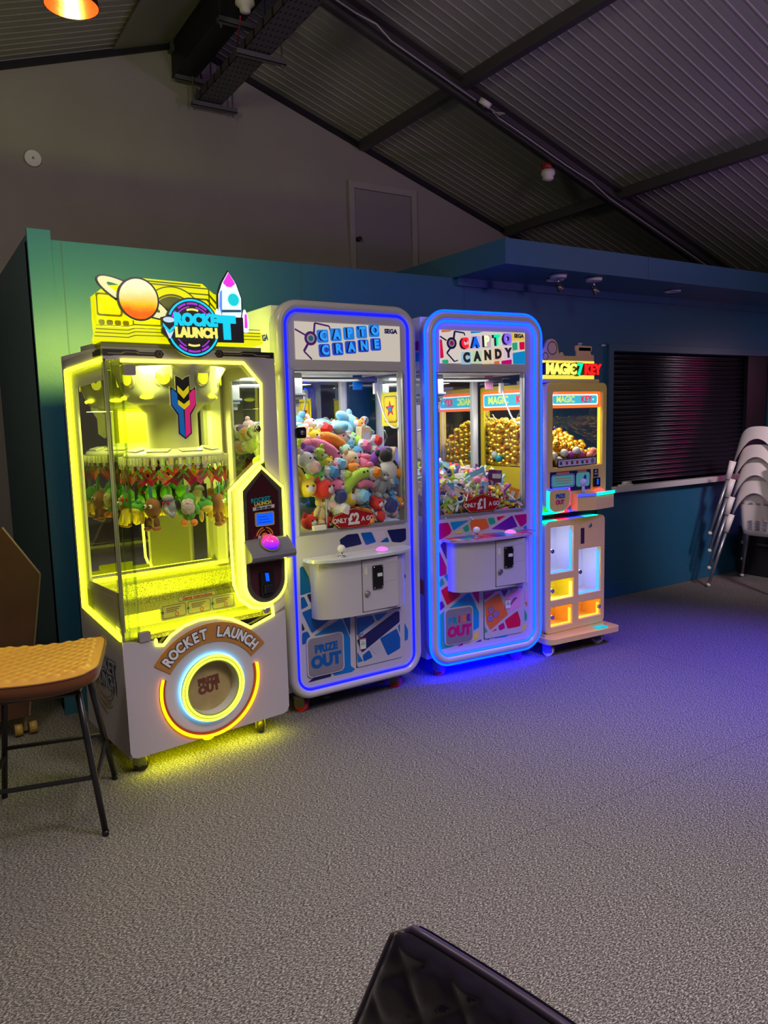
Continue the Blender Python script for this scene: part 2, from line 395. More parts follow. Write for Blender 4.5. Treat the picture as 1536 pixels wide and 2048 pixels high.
obj('blade', G().box(-.07, .07, -.02, .02, 0, .012, .004), WHITEP, t); obj('handle', G().cyl((-.03, 0, .022), (.06, 0, .022), .012), WHITEP, t)
# white hooks on teal wall
for i, (x, z) in enumerate(((4.365, 2.009), (4.621, 2.005))):
    t = thing('wall_clip', ('left' if i == 0 else 'right')+' one of the two tiny white clips on the teal wall above the gold machine', 'clip', (x, YW, z), group=None)
    obj('clip', G().box(-.014, .014, -.012, 0, -.008, .008, .003).cyl((.0, -.03, 0), (.0, -.01, 0), .004), WHITEP, t)

# steelwork
def ibeam(g, x0, x1, y, drop, w, h):
    for a, b in ((drop, drop+.012), (drop+h-.012, drop+h)):
        g.prism([(x0, roofz(x0)-b), (x1, roofz(x1)-b), (x1, roofz(x1)-a), (x0, roofz(x0)-a)], y-w/2, y+w/2)
    g.prism([(x0, roofz(x0)-drop-h), (x1, roofz(x1)-drop-h), (x1, roofz(x1)-drop), (x0, roofz(x0)-drop)], y-.006, y+.006)
for yb, lab in ((4.44, 'dark steel rafter running down the roof above the machines'), (-.2, 'dark steel rafter behind the camera')):
    g = G(); ibeam(g, AX, X1, yb, 0.0, .125, .10); g.prism([(AX, roofz(AX)-.13), (X1, roofz(X1)-.13), (X1, roofz(X1)-.10), (AX, roofz(AX)-.10)], yb-.03, yb-.012)
    m2 = g.mesh('tmp', STEEL); g = G(); ibeam(g, X0, AX, yb, 0.0, .125, .10); g.add(m2)
    tag(obj('roof_rafter', g, STEEL), lab, 'beam')
for i, x in enumerate((3.54, 5.165, 6.79)):
    lab = ['purlin nearest the ridge, a dark bar along the roof', 'middle dark purlin crossing the roof above the canopy', 'third dark purlin down the slope at the right', 'lowest purlin near the right eave'][i]
    tag(obj('roof_purlin', G().box(x-.03, x+.03, Y0, YG-.03, roofz(x)-.05, roofz(x)+.03), STEEL), lab, 'beam')
for i, x in enumerate((.3, -1.4, -3.0)):
    pass
g = G(); g.box(AX-.13, AX+.03, Y0, YG, 4.035, 4.05).box(AX-.13, AX+.03, Y0, YG, 4.24, 4.26).box(AX-.06, AX-.045, Y0, YG, 4.05, 4.24).box(AX-.125, AX-.11, Y0, YG, 4.05, 4.24)
tag(obj('ridge_beam', g, STEELB), 'black steel ridge beam running along the roof peak', 'beam')
g = G()
g.prism([(AX-.55, roofz(AX-.55)-.0), (AX-.13, roofz(AX-.13)-.0), (AX-.13, roofz(AX-.13)+.02), (AX-.55, roofz(AX-.55)+.02)], Y0, YG-.03)
tag(obj('ridge_flashing', g, mat('flashing', (0.22, 0.21, 0.19), 0.5)), 'flat grey flashing sheet beside the black ridge beam', 'flashing')
# cable tray
TX0, TX1, TZ = 2.075, 2.26, 3.875
t = thing('cable_tray', 'perforated grey metal cable tray hung below the ridge beam', 'cable tray', (0, 0, 0))
def trmat():
    m = bpy.data.materials.new('perforated_tray'); m.use_nodes = True; nt = m.node_tree; b = nt.nodes['Principled BSDF']; b.inputs['Metallic'].default_value = .4; b.inputs['Roughness'].default_value = .5
    tc = nt.nodes.new('ShaderNodeTexCoord'); mp = nt.nodes.new('ShaderNodeMapping'); mp.inputs['Scale'].default_value = (32, 14, 1)
    v = nt.nodes.new('ShaderNodeTexBrick'); v.offset = .5; v.inputs['Scale'].default_value = 1; v.inputs['Mortar Size'].default_value = .33; v.inputs['Brick Width'].default_value = 1; v.inputs['Row Height'].default_value = 1
    v.inputs['Color1'].default_value = (.01, .01, .01, 1); v.inputs['Color2'].default_value = (.01, .01, .01, 1); v.inputs['Mortar'].default_value = (.10, .095, .105, 1)
    nt.links.new(tc.outputs['Object'], mp.inputs[0]); nt.links.new(mp.outputs[0], v.inputs['Vector']); nt.links.new(v.outputs['Color'], b.inputs['Base Color']); return m
TRM = trmat()
obj('tray_floor', G().box(TX0, TX1, 0, YG-.05, TZ, TZ+.003), TRM, t)
g = G().box(TX0, TX0+.003, 0, YG-.05, TZ, TZ+.055).box(TX1-.003, TX1, 0, YG-.05, TZ, TZ+.055)
obj('side_rail', g, TRM, t)
def strut(name, x0, x1, y, z, lab, grp, rods, top=True):
    t = thing(name, lab, 'bracket', (0, 0, 0), group=grp)
    obj('channel', G().box(x0, x1, y-.02, y+.02, z, z+.004).box(x0, x1, y-.02, y-.016, z, z+.035).box(x0, x1, y+.016, y+.02, z, z+.035), GALV, t)
    for rx, z0 in rods:
        zt_ = roofz(rx)
        obj('hanger_rod', G().cyl((rx, y, z0), (rx, y, zt_), .006, n=8).cyl((rx, y, z-.012), (rx, y, z), .011, n=6), GALV, t)
strut('strut_bracket', 1.92, 2.31, YG-.07, 4.0, 'upper metal strut against the gable wall under the black ridge beam end', None, ((2.2, 3.97),))
strut('strut_bracket', 2.03, 2.38, YG-.1, 3.832, 'lower metal strut carrying the far end of the cable tray', None, ((2.045, 3.8), (2.35, 3.8)))
strut('strut_bracket', 2.02, 2.37, 4.85, 3.832, 'lower metal strut carrying the middle of the cable tray', None, ((2.345, 3.8),))
strut('strut_bracket', 1.91, 2.30, 4.85, 4.0, 'upper metal strut under the ridge beam beside the white smoke detector', None, ((1.93, 3.97), (2.24, 3.97)))
obj_sb = tag(obj('wall_plate', G().box(1.90, 2.0, YG-.05, YG, 4.22, 4.27).box(1.90, 1.93, YG-.08, YG, 4.2, 4.29), GALV), 'small steel bracket where the ridge beam meets the gable wall', 'bracket')
t = thing('smoke_detector', 'cream smoke detector hanging under the black ridge beam, beside a red wire', 'smoke detector', (1.950, 4.507, 3.953))
obj('housing', G().lathe([(.0, .045), (.055, .045), (.058, .01), (.035, -.01), (.03, -.035), (.0, -.04)], 24), mat('cream_plastic', (.6, .58, .48), .4), t)
obj('base', G().cyl((0, 0, .045), (0, 0, .085), .03), CHROME, t)
REDW = mat('red_wire', (.35, .02, .03), .5)
tag(obj('red_cable', G().tube([(1.930, 4.537, 3.903), (2.030, 4.803, 3.960), (2.090, 4.994, 3.930)], .004), REDW), 'thin red cable dropping to the cable tray', 'cable')
# rafter fittings: junction box, cable, sounder
def onr(x, y, d): return (x, y, roofz(x)-d)
t = thing('junction_box', 'round white junction box on the rafter beneath the roof', 'junction box', onr(3.66, 4.36, .12))
obj('housing', G().cyl((0, 0, 0), (.01, -.02, .03), .045, n=20), WHITEP, t); obj('screw', G().ball((0.0, -.0, -.002), .008), GREY, t)
g = G().tube([onr(x, y, d) for x, y, d in ((3.68, 4.36, .11), (3.78, 4.33, .13), (3.80, 4.30, .12), (3.72, 4.33, .14), (3.8, 4.36, .13), (4.0, 4.37, .12), (4.5, 4.38, .115), (4.75, 4.36, .12), (5.0, 4.40, .12), (6.2, 4.40, .115), (6.6, 4.4, .115))], .0055, n=6)
tag(obj('white_cable', g, mat('cable_grey', (.38, .37, .36), .5)), 'white cable clipped down the rafter from the round junction box', 'cable')
g = G().tube([onr(x, y, d) for x, y, d in ((2.1, 4.37, .11), (2.62, 4.35, .11), (2.75, 4.31, .12), (2.9, 4.37, .112), (3.6, 4.37, .112))], .006, n=6)
tag(obj('white_cable', g, mat('cable_grey', (.38, .37, .36), .5)), 'white cable on the upper rafter running up to the ridge', 'cable')
t = thing('alarm_sounder', 'white and red fire alarm sounder hanging under the rafter', 'alarm', onr(4.44, 4.52, .17))
obj('sounder_body', G().lathe([(0, .03), (.05, .03), (.055, 0), (.04, -.02), (.045, -.035), (.02, -.05), (0, -.05)], 24), WHITEP, t)
obj('red_base', G().cyl((0, 0, .03), (-.01, 0, .08), .036, .05), REDW, t)
t = thing('wall_sensor', 'small round white disc high on the grey gable wall at the left', 'sensor', (.918, YG, 3.312))
obj('disc', G().cyl((0, -.025, 0), (0, 0, 0), .052, .055, n=24), WHITEP, t); obj('centre_cap', G().ball((0, -.027, 0), (.008, .005, .008)), GREY, t)
# canopy spot lights
for i, (x, y) in enumerate(((3.748, 3.72), (4.062, 3.70))):
    t = thing('ceiling_spotlight', ('left' if i == 0 else 'right')+' chrome spotlight on a round white base under the teal canopy', 'spotlight', (x, y, CZ0))
    obj('base', G().cyl((0, 0, -.02), (0, 0, .0), .052, .058, n=28), WHITEP, t); obj('stem', G().cyl((0, 0, -.06), (0, 0, -.018), .008), CHROME, t)
    obj('spot_head', G().cyl((-.005, 0, -.055), (.012, -.018, -.105), .019, .023, n=20).cyl((-.022, 0, -.062), (.022, 0, -.062), .008, n=10), mat('spot_steel', (.25, .22, .2), .25, .9), t)
for x, y, l in ((3.846, 3.85, 'flat white ring light on the canopy beside the left spotlight'), (5.067, 3.83, 'flat white ring light on the canopy above the shutter')):
    t = thing('downlight', l, 'downlight', (x, y, CZ0)); obj('ring', G().lathe([(.035, 0), (.062, 0), (.06, -.006), (.037, -.006), (.035, 0)], 28), WHITEP, t); obj('diffuser', G().cyl((0, 0, -.003), (0, 0, .0), .036, n=28), mat('dim_diffuser', (.3, .3, .35), .3), t)
# pendant lamp
LP = Vector((.815, 3.83, 3.375))
t = thing('pendant_lamp', 'dark dome pendant lamp with glowing copper inside', 'pendant lamp', LP)
COP = mat('copper_inside', (.85, .30, .10), .25, .9)
obj('shade', G().lathe([(.118, 0), (.112, .05), (.085, .10), (.04, .13), (.015, .14)], 40), mat('shade_outside', (.10, .06, .045), .35, .6), t)
obj('shade_lining', G().lathe([(.115, .0), (.109, .048), (.082, .096), (.038, .125), (.014, .133)], 40), COP, t)
obj('bulb', G().ball((0, 0, .05), .03), glow('bulb_glow', (1.0, .62, .22), 14), t)
obj('cord', G().cyl((0, 0, .14), (0, 0, roofz(LP.x)-LP.z), .005, n=8), BLACK, t)
lamp('pendant_light', 'POINT', tuple(LP+Vector((0, 0, .02))), (1, .55, .2), 5, .03)
# ================================================================== CLAW MACHINES
def caster(parent, x, y, wheel, h=.085, yaw=.4):
    c = obj('caster', G().box(-.03, .03, -.03, .03, h-.008, h).box(-.024, -.018, -.03, .03, .03, h-.006).box(.018, .024, -.03, .03, .03, h-.006).cyl((-.026, -.0, .034), (.026, 0, .034), .01, n=10), GALV, parent, (x, y, 0), (0, 0, yaw))
    obj('wheel', G().cyl((-.016, 0, .034), (.016, 0, .034), .034, n=24), wheel, c)
    return c
NAVY = mat('print_navy', (.008, .012, .10), .3); BLU = mat('print_blue', (.0, .10, .42), .3); MID = mat('print_mid_blue', (.0, .17, .55), .3); TLB = mat('print_teal_blue', (.0, .12, .32), .3)
PALE = mat('print_pale', (.55, .50, .60), .3); PGR = mat('print_grey', (.45, .47, .52), .3)
MG = mat('print_magenta', (.55, .0, .18), .3); CB = mat('print_cyan_blue', (.0, .27, .62), .3); GN = mat('print_green', (.02, .42, .20), .3); ORG = mat('print_orange', (.78, .16, .03), .3)
YL = mat('print_yellow', (.85, .62, .08), .3); RD = mat('print_red', (.72, .0, .05), .3); PU = mat('print_purple', (.13, .01, .33), .3); PK = mat('print_pink', (.80, .32, .55), .3); TG = mat('print_teal', (.0, .30, .32), .3)
DEC = {'N': 0, 'B': 1, 'M': 2, 'T': 3, 'P': 4, 'G': 5, 'D': 1, 'S': 1, 'm': 6, 'b': 7, 'g': 8, 'o': 9, 'y': 10, 'r': 11, 'p': 12, 'k': 13, 't': 14}
DECM = [NAVY, BLU, MID, TLB, PALE, PGR, MG, CB, GN, ORG, YL, RD, PU, PK, TG]
CR_DEC= [('N',[(313,885),(360,906),(424,906),(446,847),(324,837)]),
('B',[(440,906),(507,905),(533,849),(470,838)]),
('P',[(517,904),(581,905),(598,871),(544,858)]),
('B',[(558,844),(605,868),(618,839)]),
('N',[(604,904),(727,902),(726,839),(691,828),(636,837)]),
('B',[(689,693),(722,636),(688,610)]),
('T',[(82,773),(100,775),(129,718),(141,639),(78,629)]),
('B',[(80,620),(99,620),(120,570),(80,557)]),
('N',[(114,629),(147,630),(145,584),(131,586)]),
('D',[(83,542),(131,554),(247,535),(245,480),(135,426)]),
('N',[(80,491),(96,453),(79,445)]),
('B',[(79,436),(110,441),(125,410),(98,380),(77,376)]),
('M',[(144,410),(301,473),(314,462),(357,361),(355,210),(382,187),(361,176),(253,178),(237,214),(295,223),(305,233),(308,389),(298,399)]),
('B',[(317,470),(362,493),(358,373)]),
('N',[(101,175),(178,215),(221,217),(239,178)]),
('M',[(704,382),(726,337),(724,284),(702,279)])]
CR_DOOR= [('B',[(394,463),(493,462),(509,422),(395,367)]),
('M',[(503,462),(596,461),(534,424),(520,427)]),
('N',[(394,342),(643,455),(668,454),(668,395),(423,270)]),
('G',[(469,292),(530,308),(547,264),(507,241)]),
('B',[(426,254),(469,276),(489,232),(432,219)]),
('S',[(538,325),(648,361),(669,304),(667,247),(585,222)]),
('B',[(656,372),(669,385),(667,329)]),
('M',[(394,279),(428,223),(394,221)])]
CA_DEC= [('m',[(66,905),(127,905),(150,857),(136,838),(65,810)]),
('b',[(139,906),(269,906),(160,856)]),
('g',[(223,868),(261,885),(268,846),(240,840)]),
('o',[(272,890),(290,907),(386,906),(407,851),(310,833),(282,848)]),
('y',[(167,838),(212,857),(222,833)]),
('g',[(395,906),(440,908),(454,874),(414,865)]),
('r',[(460,909),(524,910),(469,884)]),
('p',[(421,841),(573,909),(610,839),(527,825)]),
('m',[(584,908),(678,909),(678,854),(636,833)]),
('b',[(651,832),(678,842),(678,798)]),
('p',[(71,783),(108,806),(113,694)]),
('m',[(65,749),(111,654),(110,613),(64,604)]),
('b',[(91,606),(126,617),(125,558)]),
('g',[(64,577),(81,596),(97,558),(64,542)]),
('r',[(71,523),(114,544),(197,534),(199,477),(112,432)]),
('p',[(63,457),(78,463),(96,428),(64,406)]),
('b',[(118,410),(249,482),(270,482),(329,362),(328,270),(281,256),(279,393),(265,401),(129,409)]),
('m',[(282,481),(331,507),(330,407)]),
('g',[(61,383),(94,405),(91,247),(112,226),(206,216),(139,185),(70,182),(56,199)]),
('m',[(174,179),(216,197),(215,182)]),
('y',[(227,204),(324,249),(327,209),(237,181)]),
('p',[(302,185),(342,197),(345,184)]),
('k',[(660,458),(677,431),(677,384),(662,389)]),
('o',[(661,377),(681,374),(681,342)]),
('g',[(661,332),(681,292),(677,261),(661,257)]),
('t',[(666,570),(677,557),(677,469)]),
('b',[(433,186),(493,201),(538,195),(527,183)]),
('g',[(360,194),(404,193),(400,183)]),
('y',[(557,191),(673,242),(673,210),(630,188)]),
('p',[(666,744),(678,718),(678,625),(666,651)])]
CA_DOOR= [('m',[(365,466),(443,468),(366,427)]),
('o',[(365,415),(469,456),(535,319),(404,243),(376,294)]),
('p',[(483,469),(536,468),(506,429)]),
('b',[(544,464),(574,467),(555,454)]),
('k',[(510,432),(627,469),(627,353),(543,328)]),
('r',[(509,286),(604,331),(626,268),(624,234),(531,232)]),
('g',[(364,271),(386,237),(364,231)]),
('r',[(412,232),(449,247),(449,236)]),
('m',[(460,259),(501,275),(512,238),(471,229)])]
CA_SIGN= [('r',[(88,1911),(102,1909),(112,1813),(89,1808)]),
('o',[(98,1959),(169,1960),(151,1952),(98,1947)]),
('g',[(101,1800),(140,1803),(142,1783),(102,1783)]),
('b',[(288,1959),(375,1959),(347,1952),(291,1947)]),
('y',[(567,1959),(663,1959),(663,1915),(574,1913)]),
('g',[(574,1901),(610,1906),(613,1864),(578,1858)]),
('r',[(625,1907),(663,1910),(663,1867),(628,1864)]),
('b',[(578,1845),(666,1858),(666,1783),(580,1783)]),
('m',[(498,1800),(571,1809),(571,1782),(498,1782)]),
('o',[(446,1796),(484,1800),(485,1782),(448,1781)]),
('y',[(357,1780),(427,1791),(427,1781)])]
def decal(name, polys, y, parent, rad=.008, extra=None):
    g = G(); g.keep = True
    for c, pts in polys:
        g.mi = DEC[c]; g.add(plate([rnd([(a/1000, b/1000) for a, b in pts], rad, 3)], y-.0012, y))
    if extra: extra(g)
    return obj(name, g, DECM, parent)
SILV = mat('silver_sticker', (.42, .40, .45), .25, .7)
def lockbarrel(parent, x, y, z, r=.014, name='lock'):
    o = obj(name, G().cyl((x, y-.012, z), (x, y, z), r, n=18).cyl((x, y-.016, z), (x, y-.012, z), r*.55, n=12), CHROME, parent)
    return o
POSTER_Y = mat('poster_yellow', (.9, .75, .02), .4)
WH2 = mat('interior_white', (.78, .78, .80), .35)
def price_sign(name, parent, cx, cz, y, s, txt, numx):
    out = [(cx-.138*s, cz-.004), (cx-.126*s, cz+.022*s), (cx, cz+.060*s), (cx+.126*s, cz+.022*s), (cx+.138*s, cz-.004), (cx+.088*s, cz-.046*s), (cx-.088*s, cz-.046*s)]
    def sc(k): return [(cx+(a-cx)*k, cz+(b-cz)*(k-.03 if k < 1 else 1)) for a, b in out]
    o = obj(name, plate([sc(1)], y-.004, y), BLACK, parent)
    mergeme('print', [(plate([sc(.965)], y-.005, y-.004), 0), (plate([sc(.92)], y-.006, y-.005), 1),
        (ftext('ONLY', cx-.084*s, cz-.004, y-.0065, .033*s, .001, .035, .9), 2), (ftext(txt, cx-.002, cz-.002, y-.0065, .078*s, .001, .045, .85), 2), (ftext('A GO', cx+.082*s, cz-.004, y-.0065, .033*s, .001, .035, .9), 2)],
        [mat('sign_amber', (.9, .38, .08), .4), mat('sign_red', (.33, .005, .01), .4), mat('sign_silver', (.7, .7, .72), .3)], o)
    return o
def claw_logo(g, mi_arm, mi_c, pts, hub, hr, y, w=.007):
    """thin crane arms with a round hub"""
    for a, b, wd in pts:
        A = Vector(a); B = Vector(b); d = (B-A).normalized(); n = Vector((-d.y, d.x))*wd
        g.mi = mi_arm; g.add(plate([[tuple(A+n), tuple(A-n), tuple(B-n), tuple(B+n)]], y-.001, y))
    g.mi = mi_arm; g.add(plate([circ(*hub, hr, 24)], y-.0015, y)); g.mi = mi_arm+1; g.add(plate([circ(*hub, hr*.62, 24)], y-.002, y-.001)); g.mi = mi_c; g.add(plate([circ(*hub, hr*.40, 20)], y-.0025, y-.002))

def capto(kind):
    crane = kind == 'crane'
    if crane:
        t = thing('claw_machine', 'tall white machine full of plush toys with one dark blue light line, CAPTO CRANE sign', 'claw machine', (1.525, 3.335, 0), radians(1)); W = .815; IN = (.092, .722)
    else:
        t = thing('claw_machine', 'tall white machine full of sweets with double bright blue light lines, CAPTO CANDY sign', 'claw machine', (2.412, 3.36, 0), radians(-4.5)); W = .785; IN = (.072, .66)
    H = 2.07 if crane else 2.06; D = .74 if crane else .66; zb = .085; XL, XR = IN
    ins = .052
    # front frame: a bulging rounded ring
    def ring(i, y, r): return [(a, y, b) for a, b in rr(i, W-i, zb+i, H-i, max(.02, r-i), 10)]
    g = G().loft([ring(.012, .10, .125), ring(.002, .06, .125), ring(.0, .03, .125), ring(.005, .008, .125), ring(.018, -.006, .125), ring(.034, -.004, .125), ring(.044, .006, .125), ring(.050, .014, .125), ring(.062, .016, .125), ring(.066, .05, .125)])
    obj('front_frame', g, WHITE, t)
    lit = BLUEL if crane else AZURE
    ip = [(a, .008, b) for a, b in rr(ins, W-ins, zb+ins, H-ins, .075, 10)]
    obj('light_line', G().tube(ip, .0062, True), lit, t)
    if not crane:
        op = [(a, .012, b) for a, b in rr(-.004, W+.004, zb-.004, H+.004, .129, 10)]
        obj('outer_light_line', G().tube(op, .0060, True), lit, t)
    else:
        pass
    # body
    bx0, bx1 = .022, W-.022; y0, y1 = .05, D
    SIDE = mat('side_white', (.62, .62, .62), .4)
    obj('cabinet', G().box(bx0, bx1, y0+.05, y1, zb+.02, .90), SIDE, t); obj('cabinet_top', G().box(bx0, bx1, y0+.05, y1, 1.75, H-.02, .006), SIDE, t)
    for x in (bx0, bx1-.035):
        for y in (y0+.03, y1-.035): obj('corner_post', G().box(x, x+.035, y, y+.035, .9, 1.75), WH2, t)
    obj('back_panel', G().box(bx0, bx1, y1-.012, y1, .9, 1.75), WH2, t)
    obj('mirror', G().box(bx0+.035, bx1-.035, y1-.016, y1-.0125, .93, 1.72), MIRROR, t, label='mirror lining the back of the cabinet')
    for x in (bx0+.004, bx1-.008): obj('side_glass', G().box(x, x+.004, y0+.065, y1-.035, .93, 1.75), GLASS, t)
    # front panels
    g = G(); g.add(plate([rr(.06, W-.06, .145, .925, .02, 3)], .012, .035)); g.add(plate([rr(.06, W-.06, 1.74, 2.01, .03, 3)], .012, .035))
    g.box(.06, XL, .014, .05, .9, 1.76).box(XR, W-.06, .014, .05, .9, 1.76)
    obj('front_panel', g, WHITE, t)
    obj('glass_door', G().box(XL, XR, .024, .028, .945, 1.735), GLASS, t)
    g = G().box(XL, XR, .012, .03, .925, .948, .003).box(XL-.006, XL, .008, .03, .93, 1.74).box(XR, XR+.012, .006, .03, .94, 1.73, .002)
    obj('door_rail', g, mat('aluminium', (.55, .55, .56), .3, .7), t)
    if crane:
        o = obj('door_lock', G().add(plate([rr(.085, .14, 1.408, 1.462, .012)], .0, .022)), BLACKG, t); lockbarrel(o, .118, .0, 1.436, .012, 'lock_barrel')
    # sign
    sx0, sx1 = (.103, .713) if crane else (.089, .666); sz0, sz1 = (1.786, 1.966) if crane else (1.783, 1.960)
    sl = glow('sign_panel_warm', (.78, .70, .60), .62) if crane else glow('sign_panel_warm2', (.82, .74, .66), .7)
    o = obj('marquee_sign', plate([[(sx0, sz0), (sx1, sz0), (sx1, sz1), (sx0, sz1)]], .008, .013), sl, t)
    y = .008
    if crane:
        g = G(); g.keep = True
        claw_logo(g, 0, 2, [((.103, 1.929), (.16, 1.902), .004), ((.205, 1.905), (.212, 1.962), .005), ((.212, 1.962), (.292, 1.950), .004), ((.292, 1.950), (.30, 1.921), .0035), ((.18, 1.875), (.148, 1.826), .006), ((.148, 1.826), (.190, 1.788), .004)], (.187, 1.888), .034, y)
        k = 0
        for row, word, z0 in ((0, 'CAPTO', 1.900), (1, 'CRANE', 1.832)):
            for i, ch in enumerate(word):
                cx = .252 + i*.075 + row*.008; cz = z0 + i*.0095; s = .031
                rb = [(-s, -s), (s, -s), (s, s), (-s, s)]; a = radians(3)
                sq = rnd([(cx+p*cos(a)-q*sin(a), cz+p*sin(a)+q*cos(a)) for p, q in rb], .01, 3)
                g.mi = 3+row; g.add(plate([sq], y-.004, y))
                g.mi = 6; g.add(ftext(ch, cx-.004, cz-.001, y-.0045, .062, .001, .06, .9, 4)); g.mi = 5; g.add(ftext(ch, cx+.004, cz, y-.0055, .060, .001, .055, .9, 4))
        g.mi = 7; g.add(ftext('SEGA', .656, 1.938, y-.001, .030, .001, .06, 1.1))
        obj('sign_lettering', g, [mat('sgn_purple', (.16, .01, .45), .4), mat('sgn_white', (.9, .88, .85), .4), mat('sgn_cyanblue', (.02, .35, .62), .4), glow('sgn_blue', (.01, .20, .72), .8), glow('sgn_deep', (.01, .06, .55), .8), glow('sgn_letter', (.02, .33, 1.0), .9), mat('sgn_navy', (.005, .015, .2), .4), mat('sgn_logo', (.02, .03, .28), .4)], o)
    else:
        g = G(); g.keep = True
        for c, pts in CA_SIGN: g.mi = 20+DEC[c]; g.add(plate([rnd([(a/1000, b/1000) for a, b in pts], .006, 3)], y-.0008, y))
        claw_logo(g, 0, 2, [((.089, 1.926), (.13, 1.905), .004), ((.175, 1.905), (.184, 1.955), .006), ((.184, 1.955), (.246, 1.948), .004), ((.246, 1.948), (.250, 1.934), .0035), ((.155, 1.865), (.132, 1.838), .005), ((.132, 1.838), (.18, 1.793), .004), ((.18, 1.793), (.203, 1.80), .003)], (.163, 1.891), .032, y-.001)
        for i, ch in enumerate('CAPTO'):
            cx = .248 + i*.0725; cz = 1.890 + i*.0075
            g.mi = 3+i; g.add(plate([rnd([(cx-.033, cz-.034), (cx+.031, cz-.034), (cx+.033, cz+.036), (cx-.031, cz+.036)], .008, 3)], y-.003, y))
            g.mi = 13; g.add(ftext(ch, cx-.011, cz-.003, y-.0035, .074, .001, .075, .88, 3)); g.mi = 8+i; g.add(ftext(ch, cx+.001, cz+.001, y-.005, .072, .001, .07, .85, 3))
        for i, ch in enumerate('CANDY'):
            cx = .257 + i*.0715; cz = 1.812 + i*.0075
            g.mi = 14+i; g.add(plate([rnd([(cx-.033, cz-.034), (cx+.031, cz-.034), (cx+.033, cz+.034), (cx-.031, cz+.034)], .008, 3)], y-.003, y))
            g.mi = 19; g.add(ftext(ch, cx+.001, cz+.001, y-.005, .068, .001, .075, .88, 3))
        g.mi = 13; g.add(ftext('SEGA', .618, 1.940, y-.006, .028, .001, .06, 1.0))
        ms = [mat('sgn_navy2', (.02, .005, .20), .4), mat('sgn_white', (.9, .88, .85), .4), mat('sgn_hotpink', (.8, .03, .35), .4)]
        ms += [glow('blk%d' % i, c, .8) for i, c in enumerate(((.9, .45, .45), (.6, .45, .8), (.55, .42, .5), (.6, .75, .6), (.45, .32, .7)))]
        ms += [glow('ltr%d' % i, c, 1.0) for i, c in enumerate(((1, .01, .03), (.0, .13, .85), (.95, 1.0, .6), (.0, .85, .35), (.22, .12, 1.0)))]
        ms += [mat('sgn_shadow', (.03, .03, .12), .4)]
        ms += [glow('blc%d' % i, c, .75) for i, c in enumerate(((.35, .6, .75), (.55, .75, .5), (.85, .72, .45), (.85, .6, .45), (.8, .6, .75)))]
        ms += [mat('sgn_grey', (.07, .07, .08), .4)] + [glow('sgnblk%d' % i, tuple(m.node_tree.nodes['Principled BSDF'].inputs['Base Color'].default_value)[:3], .75) for i, m in enumerate(DECM)]
        obj('sign_lettering', g, ms, o)
    # side SEGA lettering on the upper left side
    if crane:
        mergeme('side_lettering', [ftext('SEGA', -.19, 1.90, bx0-.0005, .040, .001, .06, 1.1, M=LEFT)], [mat('sgn_logo', (.02, .03, .28), .4)], t)
    # left side art
    g = G(); g.keep = True
    rs = random.Random(3 if crane else 5)
    for i in range(7):
        yy = .16+rs.random()*.4; zz = .2+i*.1; w = .05+rs.random()*.08
        g.mi = DEC[('B', 'N', 'M')[i % 3] if crane else ('m', 'b', 'g', 'o', 'p', 'r', 'y')[i]]
        g.add(plate([rnd([(-yy-w, zz), (-yy+w*.7, zz-.02), (-yy+w, zz+.06), (-yy-w*.6, zz+.085)], .01, 3)], 0, .001, M=LEFT(bx0-.0006)))
    obj('side_decal', g, DECM, t)
    if not crane:
        g = G(); g.keep = True
        for zz, mi in ((1.86, 6), (1.80, 7)): g.mi = mi; g.add(plate([[(-.26, zz), (-.12, zz), (-.12, zz+.05), (-.26, zz+.05)]], 0, .001, M=LEFT(bx0-.0006)))
        obj('side_sticker', g, DECM, t)
    # mosaic art
    decal('front_decal', CR_DEC if crane else CA_DEC, .0118, t)
    # service door
    dx0, dx1, dz0, dz1 = (.392, .674, .195, .470) if crane else (.365, .640, .195, .470)
    sd = obj('service_door', plate([rr(dx0, dx1, dz0, dz1, .008, 2)], .006, .012), WHITE, t)
    decal('door_decal', CR_DOOR if crane else CA_DOOR, .006, sd)
    if not crane:
        g = G(); g.keep = True
        for cx, cz in ((.41, .365), (.445, .335), (.405, .315)):
            g.mi = 0; g.add(plate([circ(cx, cz, .021, 20), circ(cx, cz, .018, 20)], .003, .0045)); g.add(plate([circ(cx, cz, .013, 16), circ(cx, cz, .010, 16)], .003, .0045)); g.add(plate([circ(cx, cz, .005, 10)], .003, .0045))
            g.mi = 1; g.add(plate([circ(cx, cz, .018, 20)], .0038, .0047))
        obj('candy_print', g, [mat('prt_dark', (.10, .03, .20), .4), mat('prt_lilac', (.5, .35, .6), .4)], sd)
        g = G()
        for i in range(7): z = .375+i*.006; g.box(.54+i*.006, .56+i*.007, .0035, .005, z, z+.003)
        obj('stripe_print', g, NAVY, sd)
    g = G(); g.box(dx0-.003, dx1+.003, .011, .0125, dz0-.003, dz1+.003); obj('door_gap', g, BLACK, sd)
    if crane: lockbarrel(sd, .417, .006, .372); 
    wx, wz = (.428, .318) if crane else (.530, .385)
    wn = obj('warning_sticker', plate([[(wx-.018, wz-.028), (wx+.018, wz-.028), (wx+.018, wz+.028), (wx-.018, wz+.028)]], .0, .0035), mat('sticker_white', (.75, .75, .72), .5), sd)
    mergeme('warning_print', [(plate([[(wx-.013, wz-.004), (wx+.013, wz-.004), (wx, wz+.018)]], -.001, .0), 0), (plate([[(wx-.008, wz-.001), (wx+.008, wz-.001), (wx, wz+.013)]], -.0015, -.001), 1), (plate([[(wx-.018, wz+.023), (wx+.018, wz+.023), (wx+.018, wz+.028), (wx-.018, wz+.028)]], -.001, 0), 2)], [GN, mat('prt_lime', (.6, .75, .2), .4), ORG], wn)
